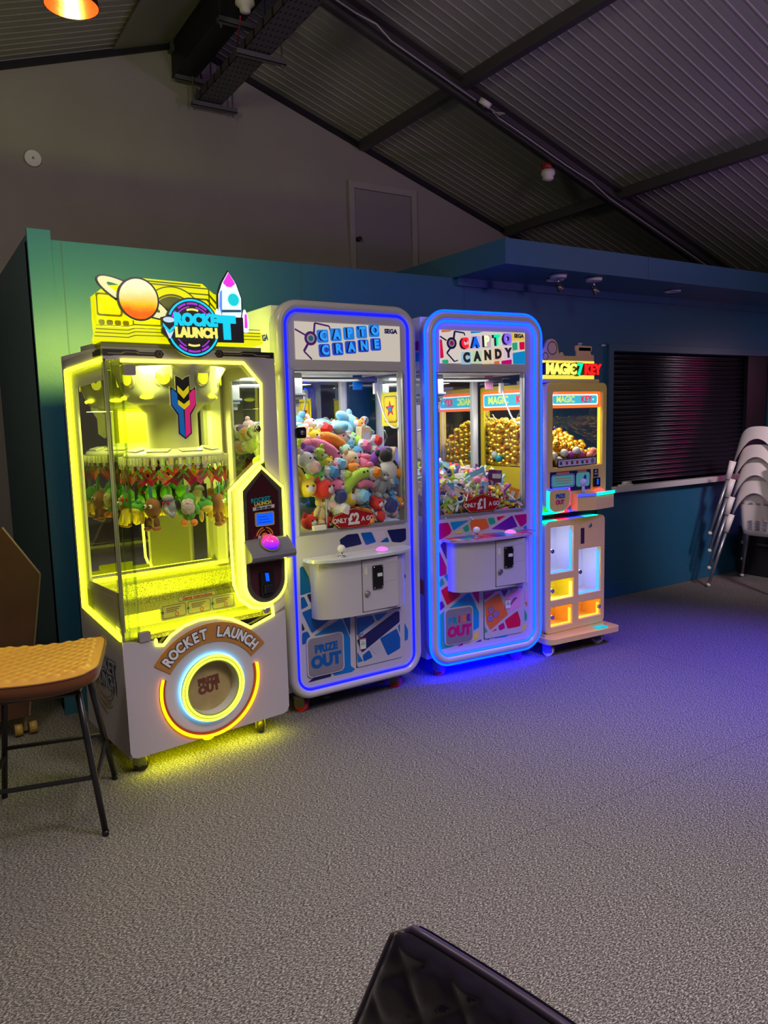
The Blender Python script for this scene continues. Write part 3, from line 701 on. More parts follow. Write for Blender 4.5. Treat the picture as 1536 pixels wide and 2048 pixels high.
    # prize flap
    px0, px1, pz0, pz1 = (.106, .306, .205, .400) if crane else (.097, .275, .205, .405)
    o = obj('prize_flap_frame', plate([rr(px0-.008, px1+.008, pz0-.008, pz1+.008, .026, 4)], .004, .012), WHITE, t)
    fl = obj('prize_flap', plate([rr(px0, px1, pz0, pz1, .022, 4)], .001, .004), SILV, t)
    cx = (px0+px1)/2
    if crane:
        mergeme('prize_lettering', [ftext('PRIZE', cx+.002, .340, .0005, .054, .001, .06, .98, 1), ftext('OUT', cx, .272, .0005, .082, .001, .075, .98, 1)], [BLU], fl)
    else:
        mergeme('prize_lettering', [(ftext(c, cx-.062+i*.031, .338+i*.001, .0005, .050, .001, .06, .95), i) for i, c in enumerate('PRIZE')] + [(ftext('OUT', cx, .272, .0005, .078, .001, .075, .95), 5)], [CB, TG, RD, ORG, PU, MG], fl)
    # control box: half-ellipse drum hanging on the front
    bx = (.137, .682) if crane else (.118, .650); bz0, bz1 = (.505, .795) if crane else (.515, .800)
    mx = (bx[0]+bx[1])/2; hw = (bx[1]-bx[0])/2
    def drum(hw, d, z0, z1):
        pts = [(mx+hw*cos(pi+pi*i/36), .012 - d*abs(sin(pi*i/36))**.55) for i in range(37)]
        return G().prismz(pts, z0, z1)
    cb = obj('control_box', drum(hw, .115, bz0, bz1), WHITE, t)
    shp = mat('shelf_white', (.68, .70, .70), .15) if crane else None
    sh = obj('control_shelf', drum(hw+.032, .145, bz1, bz1+.018), shp or WHITE, t)
    if not crane:
        g = G(); g.keep = True; cols = (10, 8, 6, 11, 12, 7, 9, 6, 7)
        for i in range(9):
            x0_, x1_ = mx-hw-.028+i*.066, mx-hw+.038+i*.066
            for (ya, yb) in ((-.131, -.055), (-.055, .01)):
                e = max(0, 1-((x0_+x1_)/2-mx)**2/(hw+.03)**2)**.275*.143
                ya2 = max(ya, .012-e)
                if ya2 < yb: g.mi = cols[(i+(3 if yb > 0 else 0)) % 9]; g.box(x0_+.003, x1_-.003, ya2, yb-.003, bz1+.018, bz1+.0195)
        obj('shelf_decal', g, DECM, sh)
        obj('shelf_edge', drum(hw+.035, .148, bz1+.002, bz1+.016), mat('clear_edge', (.5, .35, .7), .1), sh)
    else:
        obj('shelf_edge', drum(hw+.036, .149, bz1+.002, bz1+.016), mat('clear_edge_w', (.55, .60, .62), .08), sh)
    jx, bxn = (.275, .520) if crane else (.262, .500)
    jz = bz1+.018
    o = obj('joystick', G().cyl((jx, -.07, jz), (jx, -.07, jz+.03), .007).cyl((jx, -.07, jz), (jx, -.07, jz+.004), .022), CHROME, t); obj('ball_knob', G().ball((jx, -.07, jz+.04), .021, 20, 12), WHITEP, o)
    o = obj('push_button', G().cyl((bxn, -.065, jz), (bxn, -.065, jz+.006), .036, n=28), WHITEP, t); obj('button_dome', G().ball((bxn, -.065, jz+.006), (.031, .031, .016), 24, 12), glow('magenta_button', (.75, .12, .95), 1.6), o)
    # coin door
    cx0, cx1, cz0, cz1 = (.372, .588, .522, .785) if crane else (.368, .575, .53, .79)
    cyf = -.1035
    cd = obj('coin_door', plate([rr(cx0, cx1, cz0, cz1, .004, 2)], cyf-.004, cyf+.012), WHITE, t)
    obj('door_seam', G().box(cx0-.003, cx1+.003, cyf-.001, cyf+.02, cz0-.003, cz1+.003), mat('seam_dark', (.1, .1, .11), .6), cd)
    k = (cx0+cx1)/2-.02
    cs = obj('coin_slot', plate([rr(k-.030, k+.030, .632, .752, .004, 2)], cyf-.014, cyf-.004), BLACKG, cd)
    obj('slot_plate', G().box(k-.006, k+.022, cyf-.018, cyf-.014, .695, .712), mat('white_tag', (.7, .7, .7), .4), cd)
    obj('slot_screw', G().ball((k-.024, cyf-.015, .745), .0035).ball((k+.024, cyf-.015, .745), .0035).ball((k-.024, cyf-.015, .639), .0035).ball((k+.024, cyf-.015, .639), .0035), CHROME, cd)
    lockbarrel(cd, cx0+.024, cyf-.004, .615)
    obj('coin_label', plate([rr(cx0+.012, cx0+.028, .71, .75, .007, 3)], cyf-.0055, cyf-.004), mat('lbl_cream', (.7, .68, .5), .5), cd)
    obj('recess_panel', plate([rr(k+.036, cx1-.01, .66, .76, .002, 2), rr(k+.038, cx1-.012, .662, .758, .002, 2)], cyf-.005, cyf-.004), PGR, cd)
    # price sign
    price_sign('price_sign', t, .400 if crane else .357, .985 if crane else .994, .012, 1.0, '£2' if crane else '£1', 0)
    if crane: obj('glass_handle', G().box(.16, .235, .0, .02, .945, .972, .004), WHITEP, t)
    # interior
    obj('prize_bed', G().box(bx0+.004, bx1-.004, y0+.02, y1-.018, .90, .93), WH2, t)
    obj('interior_ceiling', G().box(bx0+.004, bx1-.004, y0+.02, y1-.018, 1.735, 1.75), WH2, t)
    obj('light_tube', G().box(.1, W-.1, y1-.06, y1-.045, 1.725, 1.735), WHL, t)
    lamp('interior_light', 'AREA', (W/2, D*.5, 1.71), (1, .99, .95), 5.5 if crane else 6, .45, .45, parent=t)
    obj('gantry_rail', G().box(bx0+.04, bx1-.04, .30, .32, 1.70, 1.72).box(bx0+.04, bx1-.04, .36, .38, 1.70, 1.72), GALV, t)
    hx = .10 if crane else .10
    hd = obj('crane_head', G().box(hx, hx+.145, .22, .40, 1.60, 1.735, .008).box(hx-.01, hx+.155, .215, .405, 1.625, 1.635).box(hx+.01, hx+.135, .24, .38, 1.565, 1.60, .005), mat('head_grey', (.50, .52, .56), .35), t)
    obj('head_stripe', G().box(hx-.011, hx+.156, .213, .407, 1.618, 1.624).box(hx+.005, hx+.14, .236, .384, 1.585, 1.588), mat('head_navy', (.05, .08, .22), .4), hd)
    cx = hx+.07
    clawo = obj('claw', G().cyl((cx, .31, 1.45), (cx, .31, 1.57), .012).cyl((cx, .31, 1.40), (cx, .31, 1.46), .03, .022, n=16), BLACKG, t)
    for i in range(3):
        a = i*2*pi/3+.4
        obj('claw_finger', G().tube([(cx+r*cos(a), .31+r*sin(a), z) for r, z in ((.02, 1.42), (.07, 1.41), (.085, 1.37), (.06, 1.32), (.03, 1.30))], .006, n=6), CHROME, clawo)
    obj('coiled_cable', G().tube([(cx+.03+.010*cos(i*1.1), .30+.010*sin(i*1.1), 1.57-.0025*i) for i in range(70)], .003, n=5), mat('cable_cream', (.6, .6, .55), .5), t)
    # sagging cable on the right and tag
    obj('light_cable', G().tube([(W-.07, .30+.0*i, 1.66) if i == 0 else (W-.06-.012*sin(i/10*pi), .30-.22*i/10, 1.64-.20*sin(i/10*pi*.62)) for i in range(11)], .006, n=6).box(W-.085, W-.06, .29, .31, 1.63, 1.69), WHITEP, t)
    obj('hanging_tag', G().box(.62, .68, .34, .342, 1.655, 1.735), BLU if crane else PK, t)
    # yellow poster on the inside of the right glass (faces both ways)
    if crane:
        xx = bx1-.012; g = G(); g.keep = True
        g.mi = 0; g.box(xx-.001, xx, .12, .30, 1.45, 1.635)
        def rp(pts, mi, k):
            g.mi = mi; g.add(plate([pts], 0, .0008, M=LEFT(xx-.001-k)))
        rp(rr(-.275, -.145, 1.47, 1.615, .02), 1, .0008); rp(rr(-.271, -.149, 1.474, 1.611, .018), 0, .0016); rp(rr(-.266, -.154, 1.479, 1.606, .016), 2, .0024); rp(rr(-.263, -.157, 1.482, 1.603, .014), 0, .0032)
        star = [(-.21+(.048 if i % 2 == 0 else .02)*cos(i*pi/5+.4), 1.545+(.048 if i % 2 == 0 else .02)*sin(i*pi/5+.4)) for i in range(10)]
        rp(star, 3, .004); rp([(-.21+(a+.21)*.55, 1.545+(b-1.545)*.55) for a, b in star], 4, .005)
        obj('poster', g, [POSTER_Y, BLACK, mat('prt_orange', (.9, .35, .05), .4), RD, CB], t, label='yellow poster with a starburst on the glass')
    else:
        yy = y1-.10; g = G(); g.keep = True
        xx = bx0+.014
        g.mi = 0; g.box(xx, xx+.001, .30, .46, 1.43, 1.62)
        g.mi = 1; g.add(plate([[(-.36+(.06 if i % 2 == 0 else .025)*cos(i*pi/5), 1.53+(.06 if i % 2 == 0 else .025)*sin(i*pi/5)) for i in range(10)]], 0, .001, M=LEFT(xx+.002)))
        obj('poster', g, [POSTER_Y, RD], t, label='yellow poster with a red starburst on the glass')
    # prize chute, clear walls
    ch = obj('prize_chute', G().box(XL+.01, XL+.17, .23, .233, .93, 1.10).box(XL+.17, XL+.173, .05, .23, .93, 1.10), ACRY, t)
    obj('chute_edge', G().box(XL+.01, XL+.173, .229, .234, 1.098, 1.102).box(XL+.169, XL+.174, .05, .234, 1.098, 1.102).box(XL+.169, XL+.174, .048, .053, .93, 1.10), mat('acrylic_white_edge', (.75, .8, .8), .2), ch)
    if not crane:
        lamp('under_light', 'AREA', (W/2, .0, .08), (0, .0, 1), 34, .62, .03, parent=t).rotation_euler = (radians(62), 0, 0)
    for x in (.10, W-.13):
        for y in (.09, D-.08): caster(t, x, y, RED, yaw=.5 if y < .2 else -.3)
    g = G().cyl((.27, .14, .03), (.27, .14, .1), .008).cyl((.27, .14, .02), (.27, .14, .03), .022); g.cyl((W-.2, .14, .03), (W-.2, .14, .1), .008).cyl((W-.2, .14, .02), (W-.2, .14, .03), .022)
    obj('levelling_foot', g, GALV, t)
    return t
crane_m = capto('crane'); candy_m = capto('candy')
# ------------------------------------------------------------------ rocket machine
LIL = mat('lilac_white', (.50, .46, .53), .38)
YACR = glow('edge_lit_yellow', (.80, .80, .0), 1.0)
YACD = mat('yellow_acrylic_dark', (.28, .28, .01), .3)
YIN = mat('rocket_interior', (.62, .62, .50), .45)
DKART = mat('black_art', (.012, .011, .012), .3)
GOLDA = mat('gold_art', (.30, .23, .10), .4)
RW, RD_, RZB, RZT = .785, .52, .09, 1.805
def rocket():
    t = thing('claw_machine', 'yellow-lit white prize machine of hanging plush toys under a ROCKET LAUNCH sign', 'claw machine', (.693, 3.16, 0), radians(7)); D = RD_; Wd = RW
    # base cabinet behind the front sheet
    side = [(D, RZB+.02), (0.012, RZB), (0.012, .605), (.46, .675), (D, .675)]
    # left side sheet with window
    LS = lambda pts: [(-a, b) for a, b in pts]
    out = [(0.0, RZB+.0), (D, RZB+.02), (D, RZT-.02), (0.0, RZT)]
    win = [(.002, .618), (.455, .682), (.455, 1.728), (.002, 1.752)]
    me = plate([LS(out), LS([(.0005, .618), (.462, .676), (.462, 1.735), (.0005, 1.755)])], 0, .012, M=LEFT(.006))
    obj('side_panel', mergeme.__call__ and me, LIL, t)
    o = obj('side_panel', plate([LS(out), LS([(.05, .70), (.42, .71), (.42, 1.70), (.05, 1.72)])], 0, .012, M=LEFT(Wd-.006)), LIL, t)
    # window light line on the left side
    g = G()
    P = [(0.008, .612), (.462, .672), (.462, 1.738), (0.008, 1.757)]
    for a, b in zip(P, P[1:]): g.cyl((-.001, a[0], a[1]), (-.001, b[0], b[1]), .010, n=8)
    obj('side_light_line', g, YEL, t)
    g = G()
    for a, b in zip(P[1:], P[2:]): g.cyl((Wd+.001, a[0], a[1]), (Wd+.001, b[0], b[1]), .010, n=8)
    g.cyl((Wd+.001, .46, .672), (Wd+.001, .05, .64), .010, n=8); obj('side_light_line', g, YEL, t)
    obj('side_glass', G().box(.004, .007, .0, .46, .615, 1.752), ACRY, t)
    g = G(); g.add(plate([LS([(.0, .64), (.455, .69), (.455, 1.728), (0, 1.75)]), LS([(.03, .80), (.40, .80), (.40, 1.66), (.03, 1.68)])], 0, .004, M=LEFT(.016)))
    obj('inner_frame', g, YIN, t)
    obj('side_glass', G().box(Wd-.008, Wd-.005, .0, .46, .66, 1.75), ACRY, t)
    # front sheet (white) with stepped, arched window opening
    pod_o = [(.716, 1.312), (.668, 1.305), (.523, 1.195), (.519, .954), (.523, .763), (.55, .685), (.610, .640), (.67, .626), (.712, .636)]
    opening = [(.001, .605), (.069, .587), (.136, .581), (.142, .562), (.17, .552)] + [(.205, .585), (.27, .618), (.345, .632), (.425, .628), (.50, .604), (.555, .572), (.592, .547), (.716, .585), (.715, .636)]
    front_lower = [(0.0, .603)] + opening[1:13] + [(Wd, .62), (Wd, RZB+.03), (Wd-.012, RZB+.008), (Wd-.035, RZB), (.03, RZB), (.008, RZB+.01), (0, RZB+.035)]
    port = circ(.385, .318, .128, 48)
    obj('front_sheet', plate([front_lower, port], -.006, .004), LIL, t)
    # right column and header
    col_ = [(Wd, .62), (.716, .585), (.715, .636)] + [(.726, .66), (.785, .72)]
    colm = plate([[(Wd, .60), (.716, .583), (.716, 1.312), (.701, 1.307), (.712, 1.664), (.623, 1.762), (.0, 1.757), (-.002, RZT), (Wd, RZT)]], -.006, .004)
    obj('front_column', colm, LIL, t)
    obj('header', G().box(0, Wd, .004, D, 1.757, RZT), LIL, t)
    g = G().box(.01, Wd-.01, .02, D, RZB+.005, .25).box(.01, Wd-.01, .03, D, .25, .54)
    g = G(); g.box(.01, .02, .006, D, RZB+.01, .56).box(Wd-.02, Wd-.01, .006, D, RZB+.01, .60).box(.01, Wd-.01, D-.01, D, RZB+.01, 1.79).box(.01, Wd-.01, .006, D, RZB+.01, RZB+.02)
    obj('carcass', g, LIL, t)
    # front light line: top, chamfer, right, into the pod
    g = G(); y = -.008
    def line(g, pts, r):
        for a, b in zip(pts, pts[1:]): g.cyl((a[0], y, a[1]), (b[0], y, b[1]), r, n=8); g.ball((b[0], y, b[1]), r*.98, 8, 6)
    line(g, [(.07, 1.752), (.622, 1.755), (.706, 1.664), (.694, 1.312), (.664, 1.303), (.52, 1.19), (.516, .954), (.52, .763)] + [(.545, .690), (.605, .642), (.67, .628), (.712, .636), (.717, .585), (.594, .549)] + [(.555, .575), (.50, .607), (.425, .631), (.345, .635), (.27, .621), (.205, .588), (.172, .556), (.142, .562), (.14, .585)], .007)
    obj('front_light_line', g, YELH, t)
    obj('front_glass', G().box(.075, .70, .012, .015, .56, 1.752), ACRY, t)
    obj('corner_acrylic', G().box(.002, .075, -.004, .0, .60, 1.755).box(.001, .005, -.004, .02, .60, 1.755).box(.03, .034, -.007, .004, .60, 1.755).box(.072, .077, -.007, .016, .60, 1.755), ACRYE, t)
    obj('glass_bracket', plate([rr(.082, .128, 1.695, 1.735, .004, 2)], -.012, .01), mat('bracket_grey', (.30, .27, .28), .5), t)
    obj('glass_bracket', plate([rr(.070, .118, .588, .628, .004, 2)], -.012, .01), _m['bracket_grey'], t)
    o = obj('glass_lock', plate([rr(.662, .705, 1.448, 1.476, .006, 2)], -.01, .012), GREY, t); lockbarrel(o, .676, -.01, 1.461, .013, 'lock_barrel')
    lockbarrel(t, .680, .0, .618, .018, 'lower_lock')
    # header art
    g = G(); g.keep = True
    def art(g, x0, x1, z, flip, y):
        s = -1 if flip else 1; A = lambda pts: [((x0 if not flip else x1)+s*a, z+b) for a, b in pts]; L = x1-x0
        g.mi = 0; g.add(plate([A([(0, -.012), (0, .014), (L*.55, .014), (L*.62, .006), (L-.03, .006), (L-.02, .016), (L, .016), (L+.012, 0), (L, -.016), (L-.02, -.016), (L-.03, -.009), (.05, -.009), (.03, -.012)])], y-.001, y))
        g.mi = 1; g.add(plate([A([(.02, -.004), (.02, .0), (L*.3, .0), (L*.36, .006), (L*.58, .006), (L*.62, .001), (L-.03, .001), (L-.03, -.002), (L*.6, -.002), (L*.55, .003), (L*.38, .003), (L*.32, -.004)])], y-.0015, y-.001))
        g.mi = 1; g.add(plate([circ(*A([(L-.008, 0)])[0], .010, 16), circ(*A([(L-.008, 0)])[0], .0085, 16)], y-.0016, y-.001))
    art(g, .0, .243, 1.782, False, -.006); art(g, .497, .78, 1.792, True, -.006)
    g.mi = 0; g.add(plate([[(-.09, 1.770), (0, 1.770), (0, 1.795), (-.06, 1.795), (-.075, 1.788), (-.09, 1.792)]], 0, .001, M=LEFT(-.0065)))
    obj('header_art', g, [DKART, GOLDA], t)
    # claw emblem on the glass
    def em(pts, mi, k): return (plate([pts], .008-k*.0012, .0092-k*.0012), mi)
    cx = .335
    L_ = [(cx, 1.435), (cx-.024, 1.455), (cx-.024, 1.535), (cx-.053, 1.575), (cx-.053, 1.635), (cx-.045, 1.640), (cx-.026, 1.62), (cx-.026, 1.588), (cx-.002, 1.56)]
    R_ = [(2*cx-a, b) for a, b in L_]
    arrow = [(cx-.026, 1.628), (cx-.026, 1.688), (cx, 1.668), (cx+.026, 1.688), (cx+.026, 1.628), (cx, 1.60)]
    whole = [(cx, 1.425), (cx-.032, 1.45), (cx-.032, 1.53), (cx-.061, 1.572), (cx-.061, 1.652), (cx-.034, 1.636), (cx-.034, 1.70), (cx-.012, 1.692), (cx, 1.682), (cx+.012, 1.692), (cx+.034, 1.70), (cx+.034, 1.636), (cx+.061, 1.652), (cx+.061, 1.572), (cx+.032, 1.53), (cx+.032, 1.45)]
    yb = [(cx-.026, 1.628), (cx-.026, 1.655), (cx, 1.63), (cx+.026, 1.655), (cx+.026, 1.628), (cx, 1.60)]
    mergeme('claw_emblem', [em(whole, 0, 0), em([(cx+(a-cx)*.92, 1.56+(b-1.56)*.97) for a, b in whole], 1, 1), em([(a-.001, b) for a, b in L_], 2, 2), em([(a+.001, b) for a, b in R_], 3, 2), em(arrow, 1, 3), em(yb, 4, 4), em([(a, 1.575+(b-1.628)*.75) for a, b in yb], 4, 4)],
        [mat('em_white', (.7, .7, .5), .4), DKART, glow('em_blue', (.0, .17, .6), .4), glow('em_pink', (.85, .02, .22), .5), glow('em_yellow', (.9, .75, 0), .5)], t)
    # instructions sticker
    def rotp(pts, a, c):
        return [(c[0]+(p-c[0])*cos(a)-(q-c[1])*sin(a), c[1]+(p-c[0])*sin(a)+(q-c[1])*cos(a)) for p, q in pts]
    ys = .009; bits = [(plate([rr(.175, .535, .655, .725, .012, 3)], ys-.001, ys), 0), (plate([rr(.255, .44, .725, .752, .008, 3)], ys-.001, ys), 0)]
    for i in range(3):
        a = .183+i*.117; bits.append((plate([rr(a, a+.108, .663, .72, .008, 3), rr(a+.002, a+.106, .665, .718, .007, 3)], ys-.002, ys-.001), 1)); bits.append((plate([circ(a+.001, .692, .006, 12)], ys-.003, ys-.002), 1))
        for k in range(3): bits.append((plate([[(a+.018, .706-k*.008), (a+.085-k*.01, .706-k*.008), (a+.085-k*.01, .709-k*.008), (a+.018, .709-k*.008)]], ys-.002, ys-.001), 2))
        bits.append((plate([circ(a+.065, .676, .009, 12), circ(a+.065, .676, .007, 12)], ys-.002, ys-.001), 3))
    bits.append((plate([rr(.258, .437, .727, .750, .007, 3), rr(.260, .435, .729, .748, .006, 3)], ys-.002, ys-.001), 1))
    bits.append((ftext('Game Instructions', .348, .738, ys-.002, .019, .001, .02), 3))
    mergeme('instruction_sticker', bits, [mat('stk_yellow', (.75, .75, .1), .4), mat('stk_green', (.05, .25, .06), .4), mat('stk_text', (.25, .22, .05), .4), mat('stk_red', (.7, .08, .02), .4)], t)
    # control pod
    pin = [(.675, 1.282), (.572, 1.187), (.571, .948), (.572, .774)] + arc(.674, .762, .103, 186, 354, 16) + [(.779, .822), (.779, 1.186)]
    pin2 = [(.675+(a-.675)*1.28, .97+(b-.97)*1.09) for a, b in pin]
    pin3 = [(.675+(a-.675)*1.09, .97+(b-.97)*1.028) for a, b in pin]
    pin3 = [(min(a, Wd+.006), b) for a, b in pin3]; pin2 = [(min(a, Wd), b) for a, b in pin2]
    obj('pod_surround', plate([pin2], -.010, .02), mat('pod_surround', (.62, .62, .45), .4), t)
    obj('pod_light_rim', plate([pin3, pin], -.035, -.010), YELH, t)
    obj('pod_side_light', G().cyl((Wd+.006, -.006, .75), (Wd+.006, -.006, 1.185), .008, n=8), glow('pod_side_led', (.95, 1.0, .02), 14), t)
    pp = obj('pod_panel', plate([pin], -.030, -.01), mat('pod_maroon', (.05, .012, .018), .12), t)
    mergeme('pod_print', [(plate([pin, [(.675+(a-.675)*.80, .97+(b-.97)*.93) for a, b in pin]], -.0315, -.030), 0),
        (ftext('ROCKET', .665, 1.140, -.032, .026, .001, .04, 1.0, 3), 1), (ftext('LAUNCH', .675, 1.122, -.032, .022, .001, .04, 1.0, 3), 2), (plate([[(.622, 1.092), (.735, 1.098), (.735, 1.114), (.622, 1.108)]], -.033, -.0315), 3), (ftext('50p per play', .678, 1.103, -.034, .017, .001, .02, .95, 3), 4),
        (plate([rr(.630, .730, 1.018, 1.083, .008, 3), rr(.636, .724, 1.024, 1.077, .006, 3)], -.036, -.031), 5)] +
        [(plate([arcband(.678, .968, r0, r1, a0, a1, 12)], -.033, -.0315), 6) for r0, r1, a0, a1 in ((.040, .046, 10, 80), (.040, .046, 100, 170), (.040, .046, 190, 260), (.030, .034, -30, 60), (.030, .034, 90, 200), (.0, .018, 0, 359))] +
        [(ftext('PLANET', .678, .967, -.0345, .022, .001, .03, .95, 3), 3)],
        [mat('pod_grey', (.06, .06, .05), .25), mat('pod_teal', (.0, .35, .4), .4), mat('pod_yel', (.8, .7, .1), .4), mat('pod_white', (.6, .6, .6), .5), DKART, mat('pod_gold', (.5, .4, .15), .3), mat('pod_orange', (.65, .27, .03), .4)], pp)
    obj('display_screen', G().box(.636, .724, -.0345, -.031, 1.024, 1.077), glow('lcd_blue', (.0, .10, 1.0), 1.0), pp)
    g = G(); g.keep = True
    for k in range(3): g.box(.648, .712-k*.01, -.0352, -.0345, 1.034+k*.013, 1.037+k*.013)
    obj('display_text', g, glow('lcd_dark', (.0, .03, .5), .7), pp)
    x0, x1 = .567, .800
    g = G(); prof = [(-.03, .962), (-.098, .905), (-.106, .888), (-.098, .872), (-.03, .850)]
    A = [(x0+(.0 if i < 1 else .0), a, b) for i, (a, b) in enumerate(prof)]; g.loft([[(x0, a, b) for a, b in prof], [(x1, a, b) for a, b in prof]], smooth=False, cap=True)
    sf = obj('button_shelf', g, mat('shelf_grey', (.20, .20, .23), .25, .3), t)
    Mx = Matrix.Translation((.682, -.064, .9345)) @ Matrix.Rotation(.69, 4, 'X')
    gg = G().lathe([(.030, 0), (.046, .0), (.048, .006), (.030, .010)], 28); bmesh.ops.transform(gg.bm, matrix=Mx, verts=gg.bm.verts); obj('button_collar', gg, GOLDA, sf)
    m = bpy.data.materials.new('dome_glow'); m.use_nodes = True; nt = m.node_tree; b = nt.nodes['Principled BSDF']; tc = nt.nodes.new('ShaderNodeTexCoord'); sx = nt.nodes.new('ShaderNodeSeparateXYZ'); r = nt.nodes.new('ShaderNodeValToRGB')
    nt.links.new(tc.outputs['Generated'], sx.inputs[0]); nt.links.new(sx.outputs['Z'], r.inputs[0]); e = r.color_ramp.elements; e[0].color = (.02, .01, 1, 1); e[0].position = .2; e[1].color = (1, .05, .25, 1); e[1].position = .85; x = e.new(.5); x.color = (.55, .02, .9, 1)
    nt.links.new(r.outputs[0], b.inputs['Emission Color']); b.inputs['Emission Strength'].default_value = 1.0; b.inputs['Roughness'].default_value = .1; b.inputs['Base Color'].default_value = (.05, .01, .10, 1)
    gg = G().ball((0, 0, .010), (.041, .041, .036), 28, 14); bmesh.ops.transform(gg.bm, matrix=Mx, verts=gg.bm.verts); obj('button_dome', gg, m, sf)
    ca = obj('coin_slot', plate([rr(.640, .712, .695, .805, .004, 2)], -.042, -.03), BLACKG, t)
    obj('coin_light', plate([[(.668, .762), (.684, .760), (.680, .798), (.664, .800)]], -.046, -.042), glow('coin_blue', (.0, .08, 1), 1.5), ca)
    obj('return_cup', G().box(.655, .700, -.052, -.042, .705, .745, .003).box(.66, .695, -.054, -.042, .697, .701), BLACK, ca)
    # prize port
    pc = (.385, .318)
    g = G(); M2 = Matrix.Translation((pc[0], -.006, pc[1]))
    def ringt(r, y, rad, m, name, parent, a0=0, a1=360):
        pts = [(p[0], y, p[1]) for p in (circ(*pc, r, 64) if a1-a0 >= 360 else arc(pc[0], pc[1], r, a0, a1, 48))]
        return obj(name, G().tube(pts, rad, a1-a0 >= 360, 8), m, parent)
    pr_ = obj('port_ring', plate([circ(*pc, .152, 56), circ(*pc, .121, 56)], -.030, -.016), mat('ring_green', (.25, .32, .05), .4), t)
    ringt(.1465, -.030, .0055, RINGY, 'ring_light', pr_); ringt(.1315, -.030, .0050, RINGY, 'ring_light', pr_)
    ringt(.152, -.014, .004, CYANL, 'halo_light', pr_)
    g = G(); R = [[(pc[0]+r*cos(2*pi*i/48), yy, pc[1]+r*sin(2*pi*i/48)) for i in range(48)] for r, yy in ((.121, -.028), (.118, .015), (.116, .03))]; g.loft(R)
    obj('port_tunnel', g, mat('port_white', (.6, .6, .55), .35), pr_)
    fl = obj('port_flap', plate([circ(*pc, .119, 48)], .022, .026), mat('port_flap_amber', (.42, .32, .14), .3, noise=(9, .18)), pr_)
    mergeme('port_lettering', [ftext('PRIZE', pc[0]-.002, pc[1]+.022, .021, .040, .001, .08, 1.0, 3), ftext('OUT', pc[0], pc[1]-.016, .021, .048, .001, .08, 1.0, 3)], [mat('port_text', (.16, .05, .03), .5)], pr_)
    # orange arc, its channel
    a0, a1 = 162, 372; oc = (.383, .330)
    obj('arc_channel', plate([arcband(oc[0], oc[1], .218, .243, a0, a1, 60)], -.009, -.006), mat('arc_brown', (.20, .05, .01), .4), t)
    pts = [(p[0], -.013, p[1]) for p in arc(oc[0], oc[1], .236, a0, a1, 60)]; obj('arc_light', G().tube(pts, .007, False, 8), ORL, t)
    # banner arch ROCKET LAUNCH
    bc = (.390, .285)
    bn = obj('arched_banner', plate([rnd(arcband(bc[0], bc[1], .238, .325, 33, 145, 30), .004, 2)], -.010, -.006), mat('banner_gold', (.45, .20, .045), .4), t)
    bits = []
    s = 'ROCKET LAUNCH'; 
    for i, ch in enumerate(s):
        if ch == ' ': continue
        a = 137 - i*96/(len(s)-1); ar = radians(a); r = .280
        for k, (sz, mi, yy, of) in enumerate(((.062, 0, -.0115, .10), (.062, 1, -.0135, .045))):
            me = text(ch, sz, .001, of, .84); me.transform(FRONT(yy) @ Matrix.Translation((bc[0]+r*cos(ar), bc[1]+r*sin(ar), 0)) @ Matrix.Rotation(ar-pi/2, 4, 'Z')); bits.append((me, mi))
    mergeme('banner_lettering', bits, [mat('ltr_navy', (.02, .03, .09), .4), mat('ltr_white', (.75, .75, .78), .4)], bn)
    obj('bottom_light', G().ball((.364, .02, RZB-.004), (.03, .03, .02)), glow('btm_yel', (.75, .85, .0), 1.2), t)
    obj('underglow_strip', G().box(.06, Wd-.06, .012, .045, RZB+.001, RZB+.007), glow('underglow', (.9, .95, .0), 28), t)
    # side art
    mergeme('side_logo', [(ftext('ROCKET', -.24, .455, 0, .095, .001, .055, .8, M=lambda y: LEFT(-.0065)), 0), (ftext('LAUNCH', -.235, .385, 0, .085, .001, .055, .8, M=lambda y: LEFT(-.0065)), 0), (ftext('ROCKET', -.24, .455, 0, .095, .001, .01, .8, M=lambda y: LEFT(-.0078)), 1), (ftext('LAUNCH', -.235, .385, 0, .085, .001, .01, .8, M=lambda y: LEFT(-.0078)), 1)] +
        [(plate([arcband(-.235, .42, r, r+.008, a, b, 16)], 0, .001, M=LEFT(-.0068)), 2) for r, a, b in ((.14, 185, 300), (.11, 200, 330), (.17, 210, 270))], [mat('ltr_navy', (.02, .03, .09), .4), mat('ltr_grey', (.35, .38, .48), .4), GOLDA], t)
    # topper
    top = RZT
    tb = obj('topper_base', G().loft([[(-.045, -.03, top+.02), (.715, -.03, top+.035), (.715, .07, top+.03), (-.01, .07, top+.015)], [(-.03, -.028, top+.075), (.71, -.028, top+.085), (.71, .06, top+.085), (-.0, .06, top+.075)]], smooth=False, cap=True), YACR, t)
    bits = []
    for k in range(4):
        z = top+.035+k*.014
        bits.append((plate([[(-.035+k*.004, z), (.10, z), (.13, z+.01), (.70, z+.016), (.70, z+.019), (.128, z+.013), (.098, z+.003), (-.035+k*.004, z+.003)]], -.032, -.030), 0))
    mergeme('base_lines', bits, [YACD], tb)
    obj('topper_plinth', G().box(.0, .72, .0, .25, top-.0, top+.02), GREY, t)
    bk = [(.005, 1.87), (-.012, 2.0), (.05, 2.05), (.175, 2.065), (.19, 2.092), (.47, 2.092), (.52, 2.055), (.60, 2.03), (.655, 2.0), (.65, 1.87)]
    bp = obj('topper_backplate', plate([bk], .045, .051), YACR, t)
    dk = lambda L, hole=None: plate([L] + ([hole] if hole else []), .042, .044)
